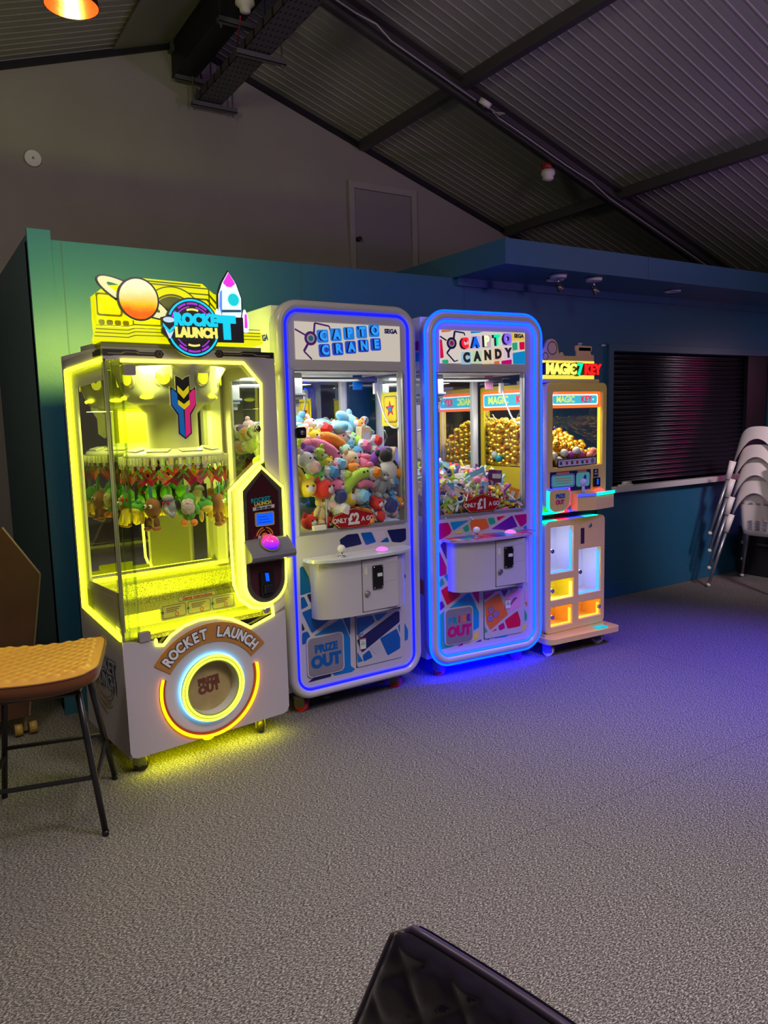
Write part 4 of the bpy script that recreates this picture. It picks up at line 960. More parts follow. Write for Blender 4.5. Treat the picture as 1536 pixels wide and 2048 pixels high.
    bits = [(dk(arcband(.33, 1.93, .10, .108, 10, 170, 24)), 0), (dk(arcband(.33, 1.93, .135, .14, 20, 160, 24)), 0), (dk([(.15, 1.90), (.50, 1.90), (.50, 2.075), (.15, 2.075)], [(.155, 1.905), (.495, 1.905), (.495, 2.07), (.155, 2.07)]), 0), (dk(arcband(.33, 1.93, 0, .098, 0, 180, 24)), 1)]
    for k in range(4): bits.append((dk(rr(.01+k*.033, .035+k*.033, 1.895, 1.915, .006, 2)), 0))
    bits += [(dk(rr(.005, .11, 1.93, 2.02, .01, 2), rr(.012, .103, 1.937, 2.013, .008, 2)), 0), (dk([(.40, 2.05), (.50, 2.05), (.55, 2.0), (.64, 1.995), (.64, 1.99), (.545, 1.993), (.495, 2.045), (.40, 2.045)]), 0), (dk([(.42, 2.03), (.49, 2.03), (.54, 1.975), (.54, 1.97), (.485, 2.023), (.42, 2.023)]), 0), (dk([(.19, 2.085), (.46, 2.085), (.46, 2.08), (.19, 2.08)]), 1)]
    mergeme('backplate_lines', bits, [YACD, mat('olive_acrylic', (.22, .25, .03), .3)], bp)
    obj('topper_side', G().box(-.012, -.008, .0, .05, 1.86, 2.0), YACR, t)
    lamp('topper_light', 'AREA', (.33, .075, 1.95), (.85, 1.0, .12), 15, .6, .15, target=None, parent=t).rotation_euler = (radians(62), 0, 0)
    lamp('topper_light', 'AREA', (.05, .10, 1.90), (.85, 1.0, .12), 6, .2, .15, target=None, parent=t).rotation_euler = (radians(62), 0, radians(50))
    # planet
    px_, pz_ = .148, 1.993
    def ellp(cx, cz, a, b, rot, n=48): return [(cx+a*cos(2*pi*i/n)*cos(rot)-b*sin(2*pi*i/n)*sin(rot), cz+a*cos(2*pi*i/n)*sin(rot)+b*sin(2*pi*i/n)*cos(rot)) for i in range(n)]
    m = bpy.data.materials.new('planet_face'); m.use_nodes = True; nt = m.node_tree; b = nt.nodes['Principled BSDF']; tc = nt.nodes.new('ShaderNodeTexCoord'); sx = nt.nodes.new('ShaderNodeSeparateXYZ'); n = nt.nodes.new('ShaderNodeTexNoise'); n.inputs['Scale'].default_value = 14
    ad = nt.nodes.new('ShaderNodeMath'); ad.operation = 'MULTIPLY_ADD'; ad.inputs[1].default_value = .35; r = nt.nodes.new('ShaderNodeValToRGB')
    mr = nt.nodes.new('ShaderNodeMapRange'); mr.inputs[1].default_value = 1.915; mr.inputs[2].default_value = 2.071; nt.links.new(tc.outputs['Object'], sx.inputs[0]); nt.links.new(tc.outputs['Object'], n.inputs['Vector']); nt.links.new(n.outputs['Fac'], ad.inputs[0]); nt.links.new(sx.outputs['Z'], mr.inputs[0]); nt.links.new(mr.outputs[0], ad.inputs[2]); nt.links.new(ad.outputs[0], r.inputs[0])
    e = r.color_ramp.elements; e[0].position = .34; e[0].color = (.90, .13, .0, 1); e[1].position = 1.0; e[1].color = (1, .93, .55, 1); x = e.new(.56); x.color = (1, .52, .01, 1)
    nt.links.new(r.outputs[0], b.inputs['Emission Color']); nt.links.new(r.outputs[0], b.inputs['Base Color']); b.inputs['Emission Strength'].default_value = .9; b.inputs['Base Color'].default_value = (.3, .2, .05, 1)
    pl = obj('planet_sign', plate([circ(px_, pz_, .078, 48)], -.04, -.028), m, t)
    obj('sign_outline', plate([circ(px_, pz_, .086, 48), circ(px_, pz_, .0785, 48)], -.038, -.028), DKART, pl)
    ringp = ellp(px_-.012, pz_+.005, .155, .040, radians(-25)); ringi = ellp(px_-.012, pz_+.007, .118, .020, radians(-25)); ringo = ellp(px_-.012, pz_+.005, .162, .047, radians(-25))
    obj('planet_ring', plate([ringp, ringi], -.027, -.020), glow('ring_cream', (.95, .92, .45), .9), pl); obj('ring_outline', plate([ringo, ellp(px_-.012, pz_+.005, .154, .039, radians(-25))], -.025, -.018), DKART, pl)
    # rocket sign
    rx = .560; bits = []
    def body(k): return [(rx-.045-k, 1.925-k), (rx-.058-k, 1.97), (rx-.055-k, 2.04), (rx-.035-k, 2.09), (rx-.004, 2.138+k), (rx+.030+k, 2.09), (rx+.052+k, 2.03), (rx+.050+k, 1.965), (rx+.040+k, 1.925-k)]
    bits += [(plate([body(.007)], -.030, -.022), 0), (plate([body(0)], -.034, -.030), 1), (plate([[(rx-.033, 2.09), (rx-.004, 2.136), (rx+.025, 2.09), (rx+.005, 2.075), (rx-.015, 2.075)]], -.036, -.034), 2),
             (plate([circ(rx+.012, 2.022, .034, 30)], -.037, -.034), 3), (plate([circ(rx+.012, 2.022, .026, 30)], -.039, -.037), 4),
             (plate([[(rx-.05, 1.965), (rx+.048, 1.972), (rx+.048, 1.982), (rx-.05, 1.976)]], -.036, -.034), 5), (plate([[(rx-.045, 1.930), (rx+.04, 1.932), (rx+.042, 1.945), (rx-.047, 1.943)]], -.036, -.034), 5),
             (plate([rnd([(rx+.055, 1.885), (rx+.083, 1.885), (rx+.085, 1.95), (rx+.068, 1.99), (rx+.054, 1.95)], .01)], -.033, -.024), 1), (plate([rnd([(rx+.063, 1.905), (rx+.076, 1.905), (rx+.075, 1.965), (rx+.066, 1.965)], .004)], -.036, -.033), 2),
             (plate([rnd([(rx-.075, 1.895), (rx-.052, 1.89), (rx-.055, 1.95), (rx-.064, 1.985), (rx-.078, 1.95)], .01)], -.033, -.024), 1), (plate([rnd([(rx-.071, 1.905), (rx-.060, 1.905), (rx-.060, 1.955), (rx-.068, 1.955)], .004)], -.036, -.033), 2),
             (plate([rnd([(rx-.03, 1.885), (rx+.035, 1.888), (rx+.04, 1.93), (rx-.04, 1.928)], .006)], -.033, -.024), 6), (plate([[(rx-.056, 1.99), (rx-.045, 1.95), (rx-.040, 2.06), (rx-.05, 2.05)]], -.036, -.034), 7)]
    mergeme('rocket_sign', bits, [DKART, glow('rk_white', (.75, .85, 1.0), 1.1), glow('rk_magenta', (.85, .03, .75), 1.0), glow('rk_pale', (.7, .9, .95), 1.0), glow('rk_teal', (.0, .62, .68), 1.0), mat('rk_navy', (.02, .25, .45), .4), glow('rk_flame', (1, .8, .5), 1.1), glow('rk_blue', (.15, .3, .95), .9)], t)
    # logo
    lx, lz = .365, 1.890; bits = []
    bits.append((plate([circ(lx, lz, .122, 48)], -.062, -.050), 0)); bits.append((plate([[(.228, 1.925), (.262, 1.935), (.60, 1.945), (.60, 1.838), (.45, 1.835), (.27, 1.828), (.228, 1.862)]], -.064, -.050), 0))
    for r0, r1, a0, a1, mi in ((.108, .116, 25, 155, 1), (.108, .116, 205, 345, 1), (.094, .102, 50, 72, 2), (.094, .102, 76, 104, 2), (.094, .102, 108, 130, 2), (.094, .102, 140, 158, 2), (.094, .102, 22, 42, 2), (.094, .102, 228, 250, 2), (.094, .102, 254, 286, 2), (.094, .102, 290, 312, 2), (.082, .087, 40, 80, 2), (.082, .087, 100, 140, 2), (.070, .078, 70, 110, 3), (.070, .078, 250, 290, 3), (.082, .087, 215, 245, 2), (.082, .087, 295, 325, 2)):
        bits.append((plate([arcband(lx, lz, r0, r1, a0, a1, 14)], -.0645, -.062), mi))
    bits += [(ftext('ROCKE', .377, 1.920, -.066, .064, .003, .075, .92, 1), 1), (ftext('T', .518, 1.893, -.067, .116, .003, .10, 1.0, 1), 1), (ftext('LAUNCH', .378, 1.868, -.066, .053, .003, .07, .88, 1), 3)]
    bits += [(plate([circ(.258, 1.918, .001, 4)], -.0655, -.064), 4), (plate([ellp(.258, 1.916, .024, .011, 0, 24)], -.0665, -.064), 4), (plate([[(.232, 1.902), (.258, 1.875), (.284, 1.898), (.284, 1.886), (.258, 1.860), (.232, 1.890)]], -.0665, -.064), 1), (plate([[(.240, 1.880), (.258, 1.860), (.278, 1.875), (.262, 1.842), (.256, 1.842)]], -.066, -.064), 4)]
    mergeme('logo_sign', bits, [mat('logo_navy', (.01, .012, .03), .35), glow('lg_cyan', (.0, .62, .85), 1.0), glow('lg_purple', (.38, .03, .65), 1.0), glow('lg_yellow', (.85, .78, .15), 1.05), glow('lg_white', (.6, .75, .9), .9)], t)
    # interior: mirrored back, yellow board, stepped glitter tray
    obj('mirror', G().box(.02, Wd-.02, D-.016, D-.012, .75, 1.75), MIRROR, t, label='mirror lining the back of the cabinet')
    obj('yellow_board', G().box(.22, .53, D-.05, D-.045, 1.41, 1.57), glow('board_yellow', (.80, .82, .0), .75), t)
    GLI = mat('glitter_yellow', (.62, .62, .06), .35, noise=(170, .75), bump=(170, .9))
    g = G().box(.012, Wd-.012, .02, .20, .585, .60).box(.012, Wd-.012, .20, .36, .585, .66).box(.012, Wd-.012, .36, D-.012, .585, .76)
    obj('glitter_tray', g, GLI, t)
    g = G().box(.012, .03, .1, D-.012, .60, .775).box(.03, Wd-.012, D-.05, D-.016, .76, .79); obj('tray_kerb', g, YIN, t)
    obj('corner_column', G().box(.02, .045, D-.06, D-.016, .77, 1.75).box(Wd-.10, Wd-.045, D-.06, D-.016, .77, 1.75), YIN, t)
    obj('tray_light', G().box(.05, Wd-.05, D-.07, D-.055, .775, .79), YEL, t)
    # suspended module
    md = obj('upper_module', G().lathe([(.02, 1.58), (.17, 1.58), (.20, 1.60), (.215, 1.64), (.23, 1.70), (.26, 1.75)], 12, (.385, .25, 0)), mat('module_grey', (.50, .50, .44), .35), t)
    for i in range(8):
        a = 2*pi*i/8+.26; M3 = Matrix.Translation((.385, .25, 0)) @ Matrix.Rotation(a-pi/2+pi, 4, 'Z')
        # U lobe
        u = [(-.035, 1.745), (-.035, 1.69)] + arc(0, 1.69, .035, 180, 360, 10) + [(.035, 1.745)]
        gg = G().tube([(x, -.232+(1.745-z)*.30, z) for x, z in u], .010, False, 8); bmesh.ops.transform(gg.bm, matrix=M3, verts=gg.bm.verts); lo = obj('lobe_frame', gg, mat('lobe_grey', (.42, .42, .36), .3), md)
        gg = G(); gg.add(plate([[(-.028, 1.74), (-.028, 1.69)] + arc(0, 1.69, .028, 180, 360, 10) + [(.028, 1.74)]], -.228, -.224)); bmesh.ops.transform(gg.bm, matrix=M3, verts=gg.bm.verts); obj('lobe_light', gg, glow('lobe_yel', (.8, .8, .02), .9), md)
        gg = G().ell((0, -.205, 1.612), (.032, .012, .009)); bmesh.ops.transform(gg.bm, matrix=Matrix.Translation((.385, .25, 0)) @ Matrix.Rotation(a+.39, 4, 'Z'), verts=gg.bm.verts); obj('pill_light', gg, YEL, md)
    obj('centre_column', G().lathe([(.12, 1.36), (.115, 1.40), (.115, 1.54), (.15, 1.58)], 24, (.385, .25, 0)), mat('column_cream', (.72, .72, .42), .35), t)
    ca = obj('carousel', G().lathe([(.0, 1.385), (.15, 1.385), (.215, 1.368), (.222, 1.358), (.225, 1.345), (.215, 1.34), (.0, 1.34)], 40, (.385, .25, 0)), mat('carousel_white', (.62, .62, .52), .25), t)
    for i in range(8):
        a = 2*pi*i/8; gg = G().box(-.05, .05, -.20, -.155, 1.378, 1.386, .004); bmesh.ops.transform(gg.bm, matrix=Matrix.Translation((.385, .25, -.002)) @ Matrix.Rotation(a, 4, 'Z') @ Matrix.Translation((0, -.18, 1.383)) @ Matrix.Rotation(.25, 4, 'X') @ Matrix.Translation((0, .18, -1.383)), verts=gg.bm.verts); obj('dome_panel', gg, mat('panel_pale', (.72, .72, .60), .2), ca)
    clipm = mat('clip_clear', (.70, .70, .50), .2); tabc = [glow('tab_%d' % i, c, .5) for i, c in enumerate(((.55, .85, .05), (.85, .55, .08), (.85, .85, .1)))]
    base = None
    for i in range(40):
        a = 2*pi*i/40
        if i == 0:
            me = G().box(-.010, -.006, -.018, 0, -.035, 0).box(.006, .010, -.018, 0, -.035, 0).box(-.010, .010, -.004, 0, -.035, 0).box(-.006, .006, -.016, -.010, -.05, -.028).mesh('clip', clipm); me2 = G().box(-.0055, .0055, -.008, -.004, -.033, -.002).mesh('clip_tab', tabc[0])
        M3 = Matrix.Translation((.385, .25, 1.350)) @ Matrix.Rotation(a, 4, 'Z') @ Matrix.Translation((0, -.226, 0))
        c = bpy.data.objects.new('clip', me); COL.objects.link(c); c.parent = ca; c.matrix_local = M3
        d = bpy.data.objects.new('clip_tab', me2); COL.objects.link(d); d.parent = c; d.material_slots[0].link = 'OBJECT'; d.material_slots[0].material = tabc[(i*7) % 3]
    lamp('cabinet_light', 'AREA', (.385, .06, 1.74), (.95, 1.0, .22), 12, .5, .08, target=None, parent=t)
    lamp('cabinet_light', 'AREA', (.385, .40, 1.56), (.95, 1.0, .18), 10, .5, .1, parent=t)
    lamp('sill_fill', 'AREA', (.385, .03, .625), (.95, 1.0, .05), 4, .6, .02, parent=t).rotation_euler = (radians(115), 0, 0)  # fill lamp added under the front sill to brighten the interior
    for x in (.07, Wd-.12):
        for y in (.07, D-.07): caster(t, x, y, mat('wheel_black', (.03, .02, .02), .4), h=.092, yaw=.9 if x < .3 else -.5)
    return t
rocket_m = rocket()

# ------------------------------------------------------------------ gold key machine
GOLDP = mat('gold_plastic', (.88, .64, .14), .30)
GOLDS = mat('gold_side', (.80, .60, .03), .35)
def keym():
    KW, KD = .525, .60
    t = thing('prize_machine', 'narrow gold machine with golden balls and lit prize lockers under a MAGIC 7 KEY sign', 'prize machine', (3.25, 3.33, 0), 0)
    # upper cabinet
    zt = 1.679
    fo = rr(0, KW, .925, zt, .035, 6); win = rr(.056, .487, 1.170, 1.625, .014, 4)
    obj('upper_door', plate([fo, win], -.004, .03, bevel=.006), GOLDP, t)
    obj('upper_frame', plate([rr(.020, KW-.020, 1.155, 1.66, .02, 4), rr(.024, KW-.024, 1.159, 1.656, .018, 4)], -.0048, -.004), mat('gold_dark', (.25, .15, .05), .4), t)
    S_ = lambda y0, y1, z0, z1: rr(-y1, -y0, z0, z1, .012, 2)
    def sidep(x): return plate([S_(.02, KD, .90, zt-.004), S_(.045, KD-.035, 1.165, 1.635)], 0, .012, M=LEFT(x))
    obj('side_panel', sidep(.006), GOLDS, t); obj('side_panel', sidep(KW-.006), GOLDS, t)
    obj('cabinet', G().box(.012, KW-.012, .03, KD, .90, 1.155).box(.012, KW-.012, .03, KD, 1.655, zt).box(.012, KW-.012, KD-.012, KD, .9, zt), GOLDS, t)
    obj('mirror', G().box(.03, KW-.03, KD-.016, KD-.0125, 1.16, 1.64), MIRROR, t)
    obj('front_glass', G().box(.05, .49, .008, .011, 1.165, 1.63), GLASS, t)
    obj('side_glass', G().box(.002, .004, .04, KD-.03, 1.16, 1.64), GLASS, t); obj('side_glass', G().box(KW-.004, KW-.002, .04, KD-.03, 1.16, 1.64), GLASS, t)
    o = obj('door_lock', G().box(.058, .075, .0, .008, 1.395, 1.42), BLACKG, t); lockbarrel(o, .07, 0, 1.408, .008, 'lock_barrel')
    # banner inside the window: orange glow, cyan panel, lettering
    OG = glow('banner_orange', (1.0, .16, .02), 1.2); CY = glow('banner_cyan', (.05, .50, .68), 1.0); WH = glow('banner_white', (.9, .95, 1.0), 1.2)
    def banner(F, x0, x1, z0, z1, y):
        b = [(plate([rr(x0, x1, z0, z1, .015, 4), rr(x0+.012, x1-.022, z0+.018, z1-.018, .012, 4)], 0, .006, M=F(y)), 0), (plate([rr(x0+.010, x1-.020, z0+.015, z1-.015, .012, 4)], 0, .004, M=F(y)), 2), (plate([rr(x0+.02, x1-.032, z0+.026, z1-.026, .01, 4)], 0, .007, M=F(y)), 1)]
        cx = (x0+x1)/2-.006; w = (x1-x0)
        cz = (z0+z1)/2; s = w/.43
        b += [(ftext('MAGIC', cx-.085*s, cz, 0, .052*s, .009, .03, .95, M=lambda q: F(y)), 3), (ftext('7', cx+.012*s, cz, 0, .058*s, .009, .03, 1, M=lambda q: F(y)), 1), (ftext('KEY', cx+.095*s, cz, 0, .054*s, .009, .035, 1, M=lambda q: F(y)), 4), (plate([circ(cx+.155*s, cz, .006, 5)], 0, .009, M=F(y)), 2)]
        return b
    mats = [OG, CY, WH, glow('bn_yellow', (.75, .85, .15), 1.0), glow('bn_red', (.85, .02, .06), 1.0)]
    mergeme('front_banner', banner(FRONT, .056, .487, 1.527, 1.628, .014), mats, t)
    mergeme('side_banner', banner(LEFT, -.575, -.03, 1.525, 1.648, -.002), mats, t)
    # window edge light, yellow
    obj('window_light', G().box(.472, .486, .012, .02, 1.175, 1.53), glow('edge_yellow', (1, .72, .02), 2.0), t)
    obj('window_light', G().box(.474, .486, KD-.04, KD-.03, 1.175, 1.53), _m['edge_yellow'], t)
    # instruction strip
    st = obj('instruction_strip', plate([[(.094, 1.168), (.431, 1.172), (.431, 1.222), (.094, 1.218)]], -.0120, -.0080), BLACK, t)
    bits = [(plate([[(.100, 1.173), (.425, 1.177), (.425, 1.216), (.100, 1.212)]], -.0130, -.0120), 0)]
    for i, x in enumerate((.12, .17, .215, .26, .305, .345)):
        bits.append((plate([rnd([(x-.01, 1.183), (x+.011, 1.183), (x+.008, 1.20), (x-.0100, 1.206)], .004)], -.0140, -.0130), 1 if i % 2 else 2))
        bits.append((plate([[(x, 1.203), (x+.03, 1.204), (x+.03, 1.206), (x, 1.205)]], -.0140, -.0130), 2))
    bits.append((plate([circ(.395, 1.196, .016, 20)], -.0140, -.0130), 3))
    mergeme('strip_print', bits, [mat('strip_white', (.7, .68, .65), .4), mat('strip_red', (.4, .06, .05), .4), mat('strip_dark', (.08, .07, .12), .4), GREY], st)
    # topper
    zb = zt
    pts = [(.0, zb), (.0, 1.865), (.03, 1.895)] + arc(.082, 1.888, .052, 170, 10, 14) + [(.142, 1.845)] + arc(.165, 1.848, .016, 150, 30, 6) + [(.185, 1.842), (.30, 1.842), (.30, 1.87), (.292, 1.878), (.292, 1.905), (.305, 1.908), (.425, 1.905), (.425, 1.878), (.415, 1.87), (.418, 1.855), (.445, 1.85), (.447, zb)]
    tp = obj('topper_plate', plate([pts], .03, .045, bevel=.003), mat('topper_gold', (.70, .45, .24), .4), t)
    bits = [(plate([circ(.085, 1.885, .040, 30), circ(.085, 1.885, .035, 30)], .027, .030), 0), (ftext('G', .088, 1.885, .029, .055, .002, .03), 0), (plate([circ(.03, 1.835, .024, 20), circ(.03, 1.835, .020, 20)], .027, .030), 0), (plate([rr(.31, .415, 1.875, 1.895, .004, 2)], .027, .03), 0)]
    mergeme('topper_relief', bits, [mat('topper_relief', (.55, .34, .16), .4)], tp)
    for i, (s, c, x, w, mi) in enumerate((('MAGIC', 0, .112, .075, 0), ('7', 0, .262, .085, 1), ('KEY', 0, .372, .078, 2))):
        pass
    bits = []
    for s, x, sz, mi, sxx in (('MAGIC', .125, .086, 0, .94), ('7', .282, .096, 1, .95), ('KEY', .392, .086, 2, .94)):
        bits.append((ftext(s, x-.004, 1.757, .008, sz, .03, .07, sxx), 3)); bits.append((ftext(s, x, 1.757, -.010, sz, .006, .045, sxx), mi))
    mergeme('topper_lettering', bits, [glow('k_yellow', (.95, .95, .12), 1.3), glow('k_green', (.0, .75, .42), 1.2), glow('k_red', (1.0, .01, .01), 1.3), mat('k_side', (.06, .03, .01), .4)], t)
    obj('topper_back_light', G().box(.004, .443, .024, .028, 1.702, 1.812), glow('k_back', (.95, .80, .08), 1.0), t)
    obj('topper_base', G().box(0, KW-.06, .0, .25, zt, zt+.022, .004), mat('topper_base', (.70, .60, .40), .4), t)
    # control area
    pn = obj('info_panel', plate([[(.030, 1.02), (.378, 1.02), (.378, 1.144), (.030, 1.143)]], -.0140, -.0110), mat('panel_navy', (.01, .02, .09), .3), t)
    mergeme('panel_print', [(plate([rr(.040, .235, 1.045, 1.125, .018, 4), rr(.043, .232, 1.048, 1.122, .016, 4)], -.0160, -.0140), 0), (plate([rr(.047, .228, 1.052, 1.118, .014, 4)], -.0150, -.0140), 1), (plate([rr(.25, .368, 1.04, 1.128, .018, 4)], -.0150, -.0140), 1), (plate([rr(.08, .19, 1.127, 1.139, .004, 2)], -.0160, -.0140), 2), (plate([rr(.26, .34, 1.130, 1.141, .004, 2)], -.0160, -.0140), 2),
        (plate([[(.07, 1.10), (.2, 1.10), (.2, 1.103), (.07, 1.103)]], -.0170, -.0150), 2), (plate([[(.06, 1.085), (.21, 1.085), (.21, 1.088), (.06, 1.088)]], -.0170, -.0150), 2), (plate([[(.08, 1.07), (.19, 1.07), (.19, 1.073), (.08, 1.073)]], -.0170, -.0150), 2), (plate([rnd([(.31, 1.09), (.325, 1.115), (.34, 1.10), (.33, 1.08)], .004)], -.0170, -.0150), 3)],
        [mat('pp_white', (.6, .75, .8), .4), glow('pp_teal', (.12, .45, .42), .35), mat('pp_orange', (.75, .22, .08), .4), mat('pp_navy', (.02, .05, .3), .4)], pn)
    cl = obj('price_label', plate([[(.405, 1.095), (.447, 1.095), (.447, 1.142), (.405, 1.142)]], -.0140, -.0110), BLACK, t)
    mergeme('label_print', [ftext('£1', .426, 1.128, -.0145, .020, .001, .02), ftext('PLAY', .426, 1.110, -.0145, .013, .001, .02)], [mat('lp_white', (.7, .7, .7), .5)], cl)
    cs = obj('coin_slot', G().box(.402, .455, -.026, -.010, 1.03, 1.088, .003), BLACKG, t)
    obj('coin_light', G().box(.423, .432, -.030, -.026, 1.045, 1.08), glow('coin_blue', (.0, .08, 1), 1.5), cs)
    # control shelf with light edge, lights change colour along it
    g = G().prismz([(.222, .0), (.222, -.055), (.35, -.085), (.545, -.055), (.545, .0)], .895, .985)
    sh = obj('control_box', g, GOLDP, t)
    def strip(name, segs, parent):
        g = G(); g.keep = True
        for i, (a, b, z0, z1) in enumerate(segs):
            A = Vector(a); B = Vector(b); g.mi = i; d = (B-A); n = Vector((d.y, -d.x)).normalized()*.008
            g.prismz([tuple(A), tuple(A+n), tuple(B+n), tuple(B)], z0, z1)
        return g
    cols = [('ls_cy', (.0, .85, .85), 1.6), ('ls_gr', (.0, .9, .35), 1.4), ('ls_rd', (1, .02, .05), 1.6), ('ls_mg', (.8, .02, .6), 1.5), ('ls_bl', (.02, .04, 1), 1.8)]
    c_ = {n[3:]: glow(n, c, s*1.6) for n, c, s in cols}
    g = strip('l', [((.222, -.055), (.35, -.085), .985, 1.000), ((.35, -.085), (.545, -.055), .985, 1.002)], sh)
    obj('shelf_light', g, [c_['bl'], c_['cy']], sh)
    obj('shelf_top', G().prismz([(.222, .0), (.222, -.054), (.35, -.084), (.545, -.054), (.545, .0)], .986, .999), GOLDP, sh)
    o = obj('joystick', G().cyl((.29, -.035, 1.0), (.29, -.035, 1.05), .012, .008), mat('clear_stick', (.55, .65, .7), .1), sh); obj('ball_knob', G().ball((.29, -.035, 1.068), .024), mat('clear_ball', (.6, .7, .72), .08), sh)
    obj('push_button', G().ball((.43, -.04, 1.002), (.036, .03, .022)), glow('kb_red', (1, .12, .08), 1.2), sh)
    # prize bowl
    pb = obj('prize_outlet', plate([rnd([(.012, 1.035), (.012, .925), (.05, .900), (.14, .905), (.18, .94), (.182, 1.035)], .03, 6)], -.03, -.004), GOLDP, t)
    mergeme('outlet_lettering', [(ftext('PRIZE', .098, .995, -.0315, .034, .001, .05, .9), 0), (ftext('OUT', .094, .958, -.0315, .036, .001, .05, .9), 1)], [BLU, MG], pb)
    pts = [(.007, 1.032), (.007, .925), (.045, .896), (.14, .900), (.187, .938), (.187, 1.04)]
    segs = [c_['cy'], c_['cy'], c_['gr'], c_['rd'], c_['mg']]; g = G(); g.keep = True
    for i, (a, b) in enumerate(zip(pts, pts[1:])): g.mi = i; g.cyl((a[0], -.016, a[1]), (b[0], -.016, b[1]), .0065, n=8)
    obj('outlet_light', g, segs, pb); obj('outlet_top_light', G().box(.01, .185, -.022, -.008, 1.036, 1.044), c_['bl'], pb)
    # waist: dark gap with light bands
    obj('waist', G().box(.01, KW-.04, .03, KD-.02, .84, .90), BLACKG, t)
    for nm, z0, z1 in (('upper_light_band', .886, .898), ('lower_light_band', .835, .847)):
        g = G(); g.keep = True
        for i, (a, b, k) in enumerate(((-.01, .10, 'gr'), (.10, .20, 'rd'), (.20, .34, 'bl'), (.34, .46, 'cy'))): g.mi = i; g.box(a, b, -.002, .03, z0, z1)
        obj(nm, g, [c_['gr'], c_['rd'], c_['bl'], c_['cy']], t)
    # lower cabinet with lockers
    zc0, zc1 = .135, .845
    doors = [('tall', .046, .241, .515, .802, 'b'), ('tall', .289, .489, .350, .640, 'b'), ('y', .047, .243, .346, .468, 'y'), ('o', .047, .235, .176, .300, 'o'), ('o', .292, .491, .190, .296, 'o')]
    holes = [rr(a+.0, b-.0, c, d, .006, 3) for _, a, b, c, d, _ in doors]
    obj('locker_front', plate([rr(.0, KW, zc0, zc1, .035, 6)] + holes, .0, .025, bevel=.005), GOLDP, t)
    obj('lower_cabinet', G().box(.006, .016, .02, KD, zc0, zc1-.01).box(KW-.016, KW-.006, .02, KD, zc0, zc1-.01).box(.01, KW-.01, .02, KD, zc1-.02, zc1-.005).box(.01, KW-.01, .22, KD, zc0, zc1-.02).box(.01, KW-.01, .02, .24, zc0, zc0+.03), GOLDS, t)
    Lc = {'b': (mat('lk_white', (.85, .85, .8), .4), glow('lk_blue', (.01, .07, 1), 9)), 'y': (mat('lk_yellow', (.9, .8, .1), .4), glow('lk_yell', (1, .85, .08), 3.0)), 'o': (mat('lk_orange', (.9, .62, .1), .4), glow('lk_oran', (1, .28, .02), 3.2))}
    lcol = {'b': (.85, .85, .9), 'y': (1, .85, .1), 'o': (1, .6, .08)}
    for i, (k, a, b, c, d, m) in enumerate(doors):
        fr = obj('locker_door', plate([rr(a-.018, b+.018, c-.018, d+.018, .012, 3), rr(a-.014, b+.014, c-.014, d+.014, .010, 3)], -.0015, .001), mat('gold_dark', (.25, .15, .05), .4), t)
        obj('locker_cell', G().box(a-.01, b+.01, .16, .165, c-.01, d+.01).box(a-.012, a-.008, .025, .16, c-.01, d+.01).box(b+.008, b+.012, .025, .16, c-.01, d+.01).box(a-.01, b+.01, .025, .16, c-.012, c-.008).box(a-.01, b+.01, .025, .16, d+.008, d+.012), Lc[m][0], fr)
        obj('locker_light', G().box(b-.006, b+.0, .012, .03, c+.004, d-.03).box(a, b, .012, .03, c, c+.006), Lc[m][1], fr)
        obj('locker_pane', G().box(a, b, .008, .010, c, d), GLASS, fr)
        lx = a+.012 if i != 4 else b-.014
        lockbarrel(fr, lx, .004, (c+d)/2 if i != 0 else .655, .013)
        lamp('locker_glow', 'POINT', ((a+b)/2-.04, .06, (c+d)/2+.03), lcol[m], .32 if m == 'b' else .25, .02, parent=t)
    sv = obj('service_door', plate([rr(.283, .499, .662, .805, .012, 3), rr(.286, .496, .665, .802, .010, 3)], -.0015, .001), mat('gold_dark', (.25, .15, .05), .4), t)
    obj('key_tag', G().box(.303, .335, -.006, 0, .675, .775), mat('tag_dark', (.05, .02, .03), .4), sv); lockbarrel(sv, .385, .0, .787, .012)
    # plinth
    pt = rnd([(-.02, KD), (-.02, -.065), (.583, -.10), (.583, KD)], .05, 6)
    pl = obj('plinth', G().prismz(pt, .085, .118), GOLDP, t)
    obj('plinth_pedal', G().box(.40, .49, -.07, -.02, .118, .126, .003), glow('pedal_cyan', (.0, .6, .6), .8), pl)
    obj('lower_skirt', G().box(.0, KW, .0, KD, .118, .136), GOLDP, t)
    for x in (.03, .47):
        for y in (-.0, KD-.07): caster(t, x, y, WHITEP, yaw=.4)
    obj('ball_hopper', G().loft([[(.03, .06, 1.17), (.495, .06, 1.17), (.495, .57, 1.17), (.03, .57, 1.17)], [(.09, .14, 1.25), (.42, .14, 1.25), (.42, .55, 1.33), (.09, .55, 1.33)]], smooth=False, cap=True), mat('hopper_gold', (.5, .3, .03), .35, .7), t)
    obj('clear_divider', G().box(.03, .49, .06, .063, 1.16, 1.25), ACRY, t)
    obj('sagging_cable', G().tube([(.06+.30*i/12, KD-.05, 1.50-.10*sin(pi*i/12)**.8 if 0 < i < 12 else 1.50) for i in range(13)], .004, n=6), WHITEP, t)
    obj('top_light', G().box(.03, .035, .04, KD-.04, 1.645, 1.66).box(.1, .45, .05, .06, 1.64, 1.652), WHL, t)
    lamp('cabinet_light', 'AREA', (.26, .3, 1.63), (1, .93, .72), 6, .35, .35, parent=t)
    return t
key_m = keym()
